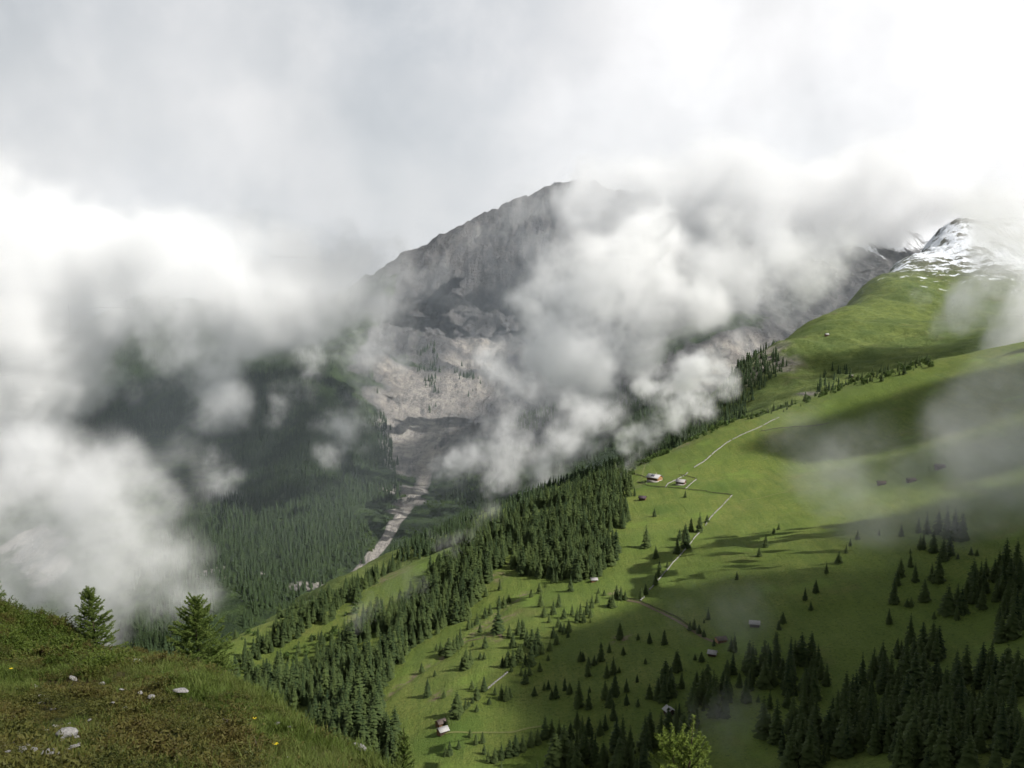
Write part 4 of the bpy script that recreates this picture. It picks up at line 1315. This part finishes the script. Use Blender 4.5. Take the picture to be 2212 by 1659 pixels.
def larch(top_uv, base_uv, Y, spread, mat, seed, label, base_p=None, dens=1.0, leader2=None, lean=0.0, pw=.80):
    r = np.random.default_rng(seed)
    tp = np.array(P(*top_uv, Y))
    bx = ray(*base_uv)[0] * Y
    base = np.array([bx, Y, float(hF(np.array([bx]), np.array([Y]))[0]) - .05])
    H = tp[2] - base[2]
    o = bpy.data.objects.new('larch_tree', None)
    COL.objects.link(o)
    o.location = base
    tag(o, label, 'larch', 'young larches on the knoll')
    ex = tp - base
    tb = MB()
    NV, NT, SP = [], [], []
    cnt = [0]
    shapes = []

    def tufts(pts, step, ln):
        seg = np.linalg.norm(np.diff(pts, axis=0), axis=1)
        tot = seg.sum()
        n = max(2, int(tot / step * dens))
        tt = np.linspace(.06, 1, n)
        cs = np.concatenate([[0], np.cumsum(seg)]) / tot
        for t in tt:
            c = np.array([np.interp(t, cs, pts[:, j]) for j in range(3)])
            k = r.integers(6, 9)
            e = r.normal(size=(k, 3))
            e[:, 2] = e[:, 2] * .8 + .25
            e /= np.linalg.norm(e, axis=1, keepdims=True)
            s = np.cross(e, r.normal(size=(k, 3)))
            s /= np.linalg.norm(s, axis=1, keepdims=True)
            L = 1.5 * ln * r.uniform(.7, 1.2, (k, 1))
            v = np.stack([c - s * .008, c + s * .008, c + e * L], 1).reshape(-1, 3)
            NV.append(v)
            NT.append(np.arange(3 * k).reshape(-1, 3) + cnt[0])
            SP.append(np.tile([t * .5, t * .5, t], k))
            cnt[0] += 3 * k

    axes = [(np.zeros(3), ex)]
    if leader2 is not None:
        q = np.array(P(*leader2, Y)) - base
        axes.append((ex * .45 + (q - ex) * .15, q))
    for a0, a1 in axes:
        t = np.linspace(0, 1, 12)[:, None]
        tr = a0 + (a1 - a0) * t + np.concatenate([r.normal(0, .008 * H, (12, 2)) * np.sin(t * 3.14), np.zeros((12, 1))], 1)
        tr[:, 0] += lean * np.sin(t[:, 0] * 3.14) * H
        h = np.linalg.norm(a1 - a0)
        tb.tube(tr, np.linspace(.022 * h ** .8, .004, 12), 6)
        tufts(tr[8:], .022, .03)
        nb = int((62 if pw < .82 else 26) * h ** .85)
        for i in range(nb):
            f = .10 + (.86 if pw < .82 else .74) * (i + r.uniform(0, .8)) / nb
            c = np.array([np.interp(f, t[:, 0], tr[:, j]) for j in range(3)])
            L = spread * ((1 - f) ** pw) * r.uniform(.55, 1.15) * (h / H) ** .5 + .05
            a = i * 2.399 + r.uniform(-.4, .4)
            rise = (-.15 if pw < .82 else .35) + .95 * f ** 1.5 + r.uniform(-.15, .2)
            s = np.linspace(0, 1, 6)[:, None]
            d = np.array([math.cos(a), math.sin(a), 0])
            pts = c + d * L * s + np.array([0, 0, 1.]) * L * (rise * s + .28 * s ** 2.2) + r.normal(0, .015 * L, (6, 3)) * s
            tb.tube(pts, np.linspace(.006 + .004 * L, .002, 6), 4)
            tufts(pts, .020, .030)
            for k in range(int(2 + L * 7)):
                g = r.uniform(.25, .92)
                c2 = np.array([np.interp(g, s[:, 0], pts[:, j]) for j in range(3)])
                b2 = a + r.choice([-1, 1]) * r.uniform(.5, 1.1)
                l2 = L * (1 - g * .75) * r.uniform(.3, .6)
                q = c2 + np.array([math.cos(b2), math.sin(b2), r.uniform(-.25, .45)]) * l2 * np.linspace(0, 1, 4)[:, None]
                tb.tube(q, [.003, .0025, .002, .0015], 3)
                tufts(q, .022, .028)
    V = np.concatenate(NV)
    obj('trunk', tb.mesh('trunk', M_TWIG), o)
    ti = np.repeat(rng.random(len(V) // 3), 3)
    obj('crown', mesh('crown', V, [np.concatenate(NT)], mat, None, False, dict(tint=ti, spray=np.concatenate(SP))), o)
    return o


larch((190, 1270), (212, 1440), 26.0, .74, M_LARCH, 1, 'young larch behind the hump, the left one of the two upright ones', dens=1.3)
larch((420, 1288), (432, 1490), 22.5, 1.0, M_LARCH, 2, 'bushy young larch beside the flat pale stone on the rim', dens=1.5)
larch((482, 1415), (470, 1490), 22.0, .32, M_LARCH, 6, 'low larch shoot leaning out right of the bushy one')
larch((1499, 1547), (1465, 1659), 13.0, .62, M_LARCHB, 3, 'bright yellow-green forked larch top in front of the shaded forest', leader2=(1452, 1566), pw=.85)
larch((872, 1572), (880, 1640), 19.0, .62, M_LARCH, 4, 'dark larch growing below the lower edge of the grass slope')
larch((-18, 1240), (-32, 1285), 25.5, .52, M_LARCH, 5, 'larch at the margin whose twig tip shows over the hump')

dead = MB()
for pts in ([(1360, 1120), (1420, 1135), (1490, 1160), (1530, 1195)], [(1330, 1175), (1360, 1150), (1385, 1130)], [(1490, 1160), (1545, 1230), (1560, 1270)]):
    q = []
    for x, y in pts:
        p = pick(x * .3551, 1178.3 + y * .3551, 'F')
        q.append(p + np.array([0, 0, .13 + random.uniform(-.02, .02)]))
    dead.tube(q, np.linspace(.014, .006, len(q)), 5)
tag(obj('dead_branch', dead.mesh('dead_branch', M_DEAD)), 'grey dead branch lying at the right rim of the juniper', 'branch')

fl = MB()
for k in range(6):
    a = k * 1.047
    fl.add([(0, 0, .16), (.022 * math.cos(a - .4), .022 * math.sin(a - .4), .168), (.028 * math.cos(a), .028 * math.sin(a), .165), (.022 * math.cos(a + .4), .022 * math.sin(a + .4), .168)], quads=[(0, 1, 2, 3)], m=0)
fl.tube([(0, 0, 0), (.004, 0, .08), (0, 0, .16)], .003, 4, m=1)
fm = fl.mesh('yellow_flower', [M_YEL, M_GRASS], attrs=dict(tint=np.full(fl.n, .3), spray=np.zeros(fl.n)))
for (u, v), lab in ((zb(515, 1180), 'tiny yellow flower near the dead branch'), (zb(733, 1462), 'tiny yellow flower low on the grass slope'), (za(105, 875), 'tiny yellow flower in the grass above the boulder')):
    p = pick(u, v, 'F')
    tag(obj('yellow_flower', fm, None, p, None, 1.3), lab, 'flower', 'yellow flowers in the grass')

# ------------------------------------------------------------------ clouds: real volumes hanging in the valley
M_CLOUD = bpy.data.materials.new('cloud_vapour')
M_CLOUD.use_nodes = True
_t = M_CLOUD.node_tree
_t.nodes.clear()
_v = _t.nodes.new('ShaderNodeVolumePrincipled')
_v.inputs['Color'].default_value = (1, 1, 1, 1)
_v.inputs['Density'].default_value = 0.001      # the grids hold a thousand times the real density: faint values would be clipped
_v.inputs['Anisotropy'].default_value = -0.1
_t.links.new(_v.outputs[0], _t.nodes.new('ShaderNodeOutputMaterial').inputs['Volume'])


M_MIST = M_CLOUD.copy()
M_MIST.name = 'blue_mist'
M_MIST.node_tree.nodes['Principled Volume'].inputs['Color'].default_value = (.80, .90, 1, 1)


def cloud_field(mat):
    t = bpy.data.node_groups.new('cloud_field', 'GeometryNodeTree')
    I = t.interface
    I.new_socket('Geometry', in_out='INPUT', socket_type='NodeSocketGeometry')
    for n in ('Min', 'Max'): I.new_socket(n, in_out='INPUT', socket_type='NodeSocketVector')
    for n in ('RX', 'RY', 'RZ'): I.new_socket(n, in_out='INPUT', socket_type='NodeSocketInt')
    for n in ('Scale', 'Amp', 'Gain', 'Dens', 'Seed'): I.new_socket(n, in_out='INPUT', socket_type='NodeSocketFloat')
    I.new_socket('Geometry', in_out='OUTPUT', socket_type='NodeSocketGeometry')
    N, L = t.nodes.new, t.links.new
    gi, go = N('NodeGroupInput'), N('NodeGroupOutput')
    pos = N('GeometryNodeInputPosition').outputs[0]

    def nz(scale, detail, rough, w):
        n = N('ShaderNodeTexNoise')
        n.noise_dimensions = '4D'
        n.inputs['Detail'].default_value = detail
        n.inputs['Roughness'].default_value = rough
        L(pos, n.inputs['Vector'])
        L(scale, n.inputs['Scale'])
        L(w, n.inputs['W'])
        return n

    def M(op, a, b=None, c=None, clamp=False):
        return math_(t, op, a, b, c, clamp)
    sc = gi.outputs['Scale']
    n1 = nz(sc, 9, .71, gi.outputs['Seed'])
    wv = N('ShaderNodeVectorMath')          # warp, so that the lumps lose their roundness
    wv.operation = 'MULTIPLY_ADD'
    wn = nz(M('MULTIPLY', sc, .7), 3, .55, M('ADD', gi.outputs['Seed'], 7.3))
    sub = N('ShaderNodeVectorMath')
    sub.operation = 'SUBTRACT'
    L(wn.outputs['Color'], sub.inputs[0])
    sub.inputs[1].default_value = (.5, .5, .5)
    L(sub.outputs[0], wv.inputs[0])
    cmb = N('ShaderNodeCombineXYZ')
    k = M('DIVIDE', .9, sc)
    for i in range(3): L(k, cmb.inputs[i])
    L(cmb.outputs[0], wv.inputs[1])
    L(pos, wv.inputs[2])
    wp = wv.outputs[0]
    # metaball sum over the lumps
    ri, ro = N('GeometryNodeRepeatInput'), N('GeometryNodeRepeatOutput')
    ri.pair_with_output(ro)
    ro.repeat_items.clear()
    ro.repeat_items.new('FLOAT', 'Sum')
    ro.repeat_items.new('INT', 'Index')
    ds = N('GeometryNodeAttributeDomainSize')
    L(gi.outputs[0], ds.inputs[0])
    L(ds.outputs['Point Count'], ri.inputs['Iterations'])
    ri.inputs['Sum'].default_value = 0.0
    ri.inputs['Index'].default_value = 0

    def si(attr_, typ):
        a = N('GeometryNodeInputNamedAttribute')
        a.data_type = typ
        a.inputs[0].default_value = attr_
        s = N('GeometryNodeSampleIndex')
        s.data_type = typ
        L(gi.outputs[0], s.inputs['Geometry'])
        L(a.outputs[0], s.inputs['Value'])
        L(ri.outputs['Index'], s.inputs['Index'])
        return s.outputs[0]
    d = N('ShaderNodeVectorMath')
    d.operation = 'DISTANCE'
    L(si('position', 'FLOAT_VECTOR'), d.inputs[0])
    L(wp, d.inputs[1])
    q = M('DIVIDE', d.outputs['Value'], M('MULTIPLY', si('rad', 'FLOAT'), 1.55))
    e = M('SUBTRACT', 1.0, M('MULTIPLY', q, q), None, True)
    L(M('MULTIPLY_ADD', e, e, ri.outputs['Sum']), ro.inputs['Sum'])
    ia = N('FunctionNodeIntegerMath')
    ia.operation = 'ADD'
    L(ri.outputs['Index'], ia.inputs[0])
    ia.inputs[1].default_value = 1
    L(ia.outputs[0], ro.inputs['Index'])
    b = M('MINIMUM', ro.outputs['Sum'], 1.15)
    n = M('MULTIPLY', M('SUBTRACT', n1.outputs[0], .5), gi.outputs['Amp'])
    n = M('MULTIPLY', n, M('MULTIPLY', b, 2.5, None, True))
    s = M('MULTIPLY', M('SUBTRACT', M('ADD', b, n), .30), gi.outputs['Gain'], None, True)
    den = M('MULTIPLY', M('MULTIPLY', s, s), gi.outputs['Dens'])
    vc = N('GeometryNodeVolumeCube')
    L(den, vc.inputs['Density'])
    L(gi.outputs['Min'], vc.inputs['Min'])
    L(gi.outputs['Max'], vc.inputs['Max'])
    for k, q in zip(('Resolution X', 'Resolution Y', 'Resolution Z'), ('RX', 'RY', 'RZ')): L(gi.outputs[q], vc.inputs[k])
    sm = N('GeometryNodeSetMaterial')
    sm.inputs['Material'].default_value = mat
    L(vc.outputs[0], sm.inputs[0])
    L(sm.outputs[0], go.inputs[0])
    return t


FIELD = cloud_field(M_CLOUD)
FIELD_M = cloud_field(M_MIST)
IDS = [s.identifier for s in FIELD.interface.items_tree if s.in_out == 'INPUT']
NC = [0]


def cloud(name, label, pts, rad, dens, vox, scale, amp=2.2, gain=1.6, flat=1.0):
    pts, rad = np.asarray(pts, float), np.asarray(rad, float)
    me = bpy.data.meshes.new(name)
    me.from_pydata([tuple(p) for p in pts], [], [])
    me.attributes.new('rad', 'FLOAT', 'POINT').data.foreach_set('value', rad.astype(np.float32))
    me.materials.append(M_MIST if 'mist' in name else M_CLOUD)
    o = obj(name, me)
    md = o.modifiers.new('field', 'NODES')
    md.node_group = FIELD_M if 'mist' in name else FIELD
    pad = 1.3 * rad[:, None] + .2 * scale
    mn, mx = (pts - pad).min(0), (pts + pad).max(0)
    md[IDS[1]], md[IDS[2]] = [float(k) for k in mn], [float(k) for k in mx]
    for j in range(3): md[IDS[3 + j]] = int((mx[j] - mn[j]) / vox) + 2
    NC[0] += 1
    for j, k in enumerate((1.0 / scale, amp, gain, dens * 1000, NC[0] * 3.17)): md[IDS[6 + j]] = float(k)
    return tag(o, label, kind='stuff')


def sky_cloud(name, label, Y, blobs, dens, amp=2.2, gain=1.6, vox=None, scale=None, jit=.12):
    """blobs: (u, v, radius) in photograph units at the distance Y (a fourth number overrides it)"""
    pts, rad = [], []
    for i, b in enumerate(blobs):
        y = (b[3] if len(b) > 3 else Y) * (1 + jit * math.sin(i * 2.7) * .5)
        pts.append(P(b[0], b[1], y))
        rad.append(b[2] * y / FL)
    mr = float(np.mean(rad))
    return cloud(name, label, pts, [r * 1.15 for r in rad], dens * .52 / mr, vox or mr / 16, scale or mr * 2.2, amp * 2.8, gain * .50)


sky_cloud('cloud_bank', 'white cloud bank over the upper left valley side', 2700, [(20, 640, 170), (110, 730, 120), (-60, 800, 190), (30, 900, 110), (330, 560, 110), (200, 540, 110), (420, 640, 110), (440, 730, 90), (445, 820, 80), (480, 890, 62),
          (530, 600, 130), (620, 620, 110), (700, 630, 105), (780, 600, 100), (560, 670, 75), (640, 690, 60), (730, 700, 60), (820, 650, 60), (380, 760, 60), (840, 560, 60), (30, 500, 150), (210, 640, 100), (260, 600, 100), (330, 650, 100), (170, 700, 75), (480, 660, 100), (560, 700, 60), (250, 690, 50)], 5.2, 2.1, 1.45)
sky_cloud('cloud_veil', 'thin high cloud hanging above the white bank on the left', 3600, [(0, 420, 220), (200, 400, 200), (420, 420, 190), (620, 460, 170), (780, 480, 150), (880, 440, 120), (100, 280, 220), (400, 280, 200), (700, 330, 190), (980, 330, 150)], .6, 2.4, .8, vox=45)
sky_cloud('cloud_bank', 'grey cloud bank filling the lower left valley', 1480, [(-40, 1040, 150), (100, 1010, 110), (220, 1030, 100), (330, 1010, 85), (410, 970, 50), (90, 1150, 120), (240, 1130, 120), (350, 1110, 85), (390, 1210, 80), (270, 1250, 110),
          (130, 1290, 120), (20, 1270, 110), (430, 1290, 50), (450, 1060, 45), (430, 1150, 50), (350, 1320, 60), (210, 1360, 70)], 2.2, 1.9, 1.3)
sky_cloud('cloud_wisp', 'thin wisps trailing in front of the dark wooded slope', 2250, [(770, 720, 65), (800, 790, 55), (790, 860, 50), (760, 920, 50), (730, 970, 42), (700, 900, 30), (620, 830, 42), (660, 860, 34), (580, 880, 40), (840, 700, 60), (840, 760, 40),
          (480, 1010, 50), (500, 1080, 50), (530, 1160, 46), (670, 930, 40), (660, 780, 40)], 1.3, 3.4, 1.2)
sky_cloud('cloud_wisp', 'faint torn cloud over the left dark wooded patch', 3000, [(300, 660, 60), (240, 720, 60), (150, 780, 50), (330, 820, 40), (300, 860, 34), (270, 620, 50), (360, 680, 60), (200, 860, 50), (260, 800, 60)], 1.1, 3.6, 1.1)
sky_cloud('cloud', 'bright white cumulus in front of the rocky mountain', 2500, [(1175, 645, 75), (1240, 605, 75), (1330, 625, 100), (1420, 580, 95), (1480, 640, 75), (1240, 700, 95), (1350, 710, 90), (1160, 720, 55), (1210, 790, 80), (1130, 830, 60), (1280, 820, 75),
          (1065, 755, 42), (1410, 520, 70), (1340, 565, 70), (1450, 700, 50), (1390, 770, 50), (1200, 560, 40), (1500, 590, 60)], 4.6, 2.3, 1.4)
sky_cloud('cloud', 'loose ragged cloud under the white cumulus', 2150, [(1150, 890, 70), (1230, 900, 70), (1060, 920, 50), (1020, 985, 50), (1100, 970, 62), (1180, 985, 52), (1000, 1045, 40), (1080, 1030, 42), (1320, 880, 50), (1300, 930, 45), (960, 1010, 34),
          (1240, 960, 40), (1150, 1030, 36), (940, 1070, 26)], 1.7, 3.0, 1.3)
sky_cloud('cloud', 'small white puff over the wooded side valley', 1850, [(1535, 795, 50), (1485, 815, 48), (1555, 830, 45), (1500, 865, 48), (1440, 890, 46), (1400, 920, 42), (1370, 945, 34), (1420, 840, 34), (1470, 910, 34), (1385, 830, 30)], 3.2, 2.2, 1.5)
sky_cloud('cloud_veil', 'torn veil of cloud below the snowy ridge', 2700, [(1600, 590, 80), (1680, 600, 66), (1560, 540, 85), (1650, 530, 80), (1720, 550, 50), (1580, 660, 55), (1520, 690, 46), (1650, 670, 40), (1530, 610, 60), (1780, 520, 60), (1620, 720, 36), (1760, 590, 55), (1830, 540, 55), (1700, 660, 40)], 2.6, 2.5, 1.2)
sky_cloud('cloud_cap', 'white cloud cap hiding the mountain top', 4500, [(1330, 425, 90), (1270, 400, 50), (1400, 430, 110), (1500, 430, 110), (1600, 440, 110), (1700, 445, 100), (1800, 455, 85), (1890, 455, 70), (1970, 430, 60), (1330, 500, 50), (1480, 520, 60),
          (1600, 370, 90), (1900, 370, 90), (1280, 440, 70), (1420, 480, 80), (1540, 480, 80), (1680, 500, 60), (1850, 440, 100), (1960, 400, 100), (1760, 450, 90), (2030, 420, 60), (1860, 490, 70), (1930, 470, 70), (1790, 510, 50), (1380, 500, 60), (1260, 440, 40), (1640, 520, 60), (1730, 480, 80), (1900, 510, 80), (1970, 480, 70), (1850, 530, 60)], 6.5, 1.8, 1.2)
sky_cloud('cloud_veil', 'thin cloud veil in front of the left mountain shoulder', 4300, [(880, 610, 60), (940, 640, 50), (1000, 660, 40), (880, 690, 50), (1050, 560, 40), (1130, 500, 50), (1230, 520, 50), (1200, 440, 40), (950, 580, 40), (1100, 430, 50), (870, 770, 40), (1180, 400, 60), (1020, 520, 50), (1150, 560, 50), (1080, 620, 60), (960, 760, 50)], 2.0, 2.2, 1.0)
sky_cloud('cloud_veil', 'grey cloud veil at the right end of the snowy ridge', 1900, [(2230, 560, 95), (2150, 570, 50), (2190, 640, 60), (2100, 690, 55), (2230, 710, 80), (2040, 700, 45), (1990, 650, 36), (2140, 470, 60), (2230, 450, 110), (2160, 745, 40), (2280, 620, 100), (2160, 520, 60), (2210, 480, 80), (2120, 440, 60), (2100, 480, 50), (2170, 560, 60), (2060, 560, 40), (2080, 640, 40)], 3.6, 2.0, 1.2)
sky_cloud('cloud_veil', 'grey mist drifting over the upper right pasture', 680, [(2140, 850, 120), (2200, 950, 140), (2110, 1000, 130), (2050, 900, 90), (2240, 820, 110), (2150, 1090, 110), (1990, 1060, 80), (2070, 1140, 80), (2270, 1060, 130)], 1.0, 1.6, 1.0)
sky_cloud('cloud_veil', 'thin pale mist crossing the middle of the pasture', 730, [(1740, 945, 90), (1820, 985, 100), (1890, 1050, 100), (1840, 1100, 80), (1950, 1120, 90), (1790, 1040, 80), (1900, 970, 80), (2000, 1170, 80), (1890, 1160, 80), (1680, 930, 60)], .62, 1.9, .9)
sky_cloud('valley_mist', 'pale mist in the air of the far valley', 3000, [(300, 800, 500), (700, 900, 500, 2800), (1000, 700, 500, 3300), (1400, 750, 450, 3000), (1050, 950, 350, 2300), (650, 1150, 350, 1900), (1750, 560, 400, 3300), (300, 1150, 400, 2100)], .5, .7, 1.1, vox=90)
sky_cloud('cloud_wisp', 'small puff of mist over the forest edge', 830, [(1035, 1130, 28), (1000, 1142, 32), (960, 1165, 34), (1050, 1110, 30)], .8, 2.4, 1.0)
sky_cloud('cloud_wisp', 'small scrap of mist over the brown clearing', 760, [(845, 1275, 30), (805, 1300, 30), (885, 1255, 40), (780, 1330, 40)], .45, 2.0, 1.0)
sky_cloud('cloud_wisp', 'thin mist scrap over the shaded pasture', 500, [(1560, 1330, 85), (1640, 1350, 80), (1480, 1320, 70), (1600, 1280, 60)], .42, 1.8, .9)
sky_cloud('cloud_wisp', 'thin mist scrap near the pale-roofed hut', 390, [(1490, 1555, 70), (1550, 1580, 70), (1590, 1540, 60)], .40, 2.0, .9)
sky_cloud('cloud_wisp', 'mist scrap lifting over the crest by the chalet', 1180, [(1370, 1000, 30), (1400, 970, 26), (1340, 1030, 24)], .8, 2.2, 1.2)

sp = [np.array([-8, 14, -6]) + np.array(SUN_TO) * 600 + np.array(q) for q in ((-40, 0, 0), (0, 40, 0), (20, -30, 0), (-70, 60, 0), (-60, -50, 0))]
cloud('cloud_deck', 'thin cloud over the viewpoint knoll', sp, [80, 70, 60, 70, 70], .0022, 12, 110, 1.0, 1.0)
# the cloud deck up to the right and overhead that shades the lower pasture and the knoll
sp, sr = [], []
sv = np.array(SUN_TO)
for u, v, r, f in [(1700, 1275, 48, 'N'), (1800, 1340, 50, 'N'), (1870, 1410, 62, 'N'), (1760, 1480, 75, 'N'), (2060, 1390, 55, 'N'), (2230, 1350, 60, 'N'), (2000, 1500, 85, 'N'), (2150, 1550, 95, 'N'),
                   (1800, 1620, 80, 'N'), (1660, 1590, 50, 'N'), (1520, 1690, 50, 'N'), (2050, 1470, 70, 'N'), (1900, 1500, 70, 'N'), (2200, 1440, 80, 'N'), (2120, 1330, 45, 'N'), (1760, 1400, 50, 'N'), (2240, 1230, 60, 'N'), (2240, 1120, 60, 'N'), (2110, 1090, 45, 'N'), (2240, 950, 80, 'N'), (2000, 900, 55, 'N'), (2090, 870, 60, 'N'), (1920, 930, 40, 'N')]:
    p = pick(u, v, f)
    k = (420 - p[2]) / sv[2]
    sp.append(p + sv * k)
    sr.append(r * 1.25)
for q in ((1150, -250, 520), (1400, 150, 540), (1300, -600, 520), (900, -700, 520), (500, -850, 520), (150, -900, 520), (1600, 500, 560)):  # extra unseen lumps, added only to cut skylight from right and behind
    sp.append(np.array(q, float))
    sr.append(260.0)
cloud('cloud_deck', 'grey cloud deck above the right-hand slope, widened to dim the skylight', sp, sr, .15, 12, 170, .75, .8)
sp, sr = [], []
for u, v, r in [(600, 900, 170), (520, 1000, 150), (700, 960, 150), (650, 1060, 130), (300, 850, 200), (240, 900, 180), (560, 820, 150), (380, 930, 160), (740, 900, 110)]:
    p = pick(u, v, 'M')
    sp.append(p + sv * (1000 - p[2]) / sv[2])
    sr.append(r * 1.1)
cloud('cloud_deck', 'high cloud deck shading the far wooded slopes', sp, sr, .007, 40, 220, 1.3, 1.6)
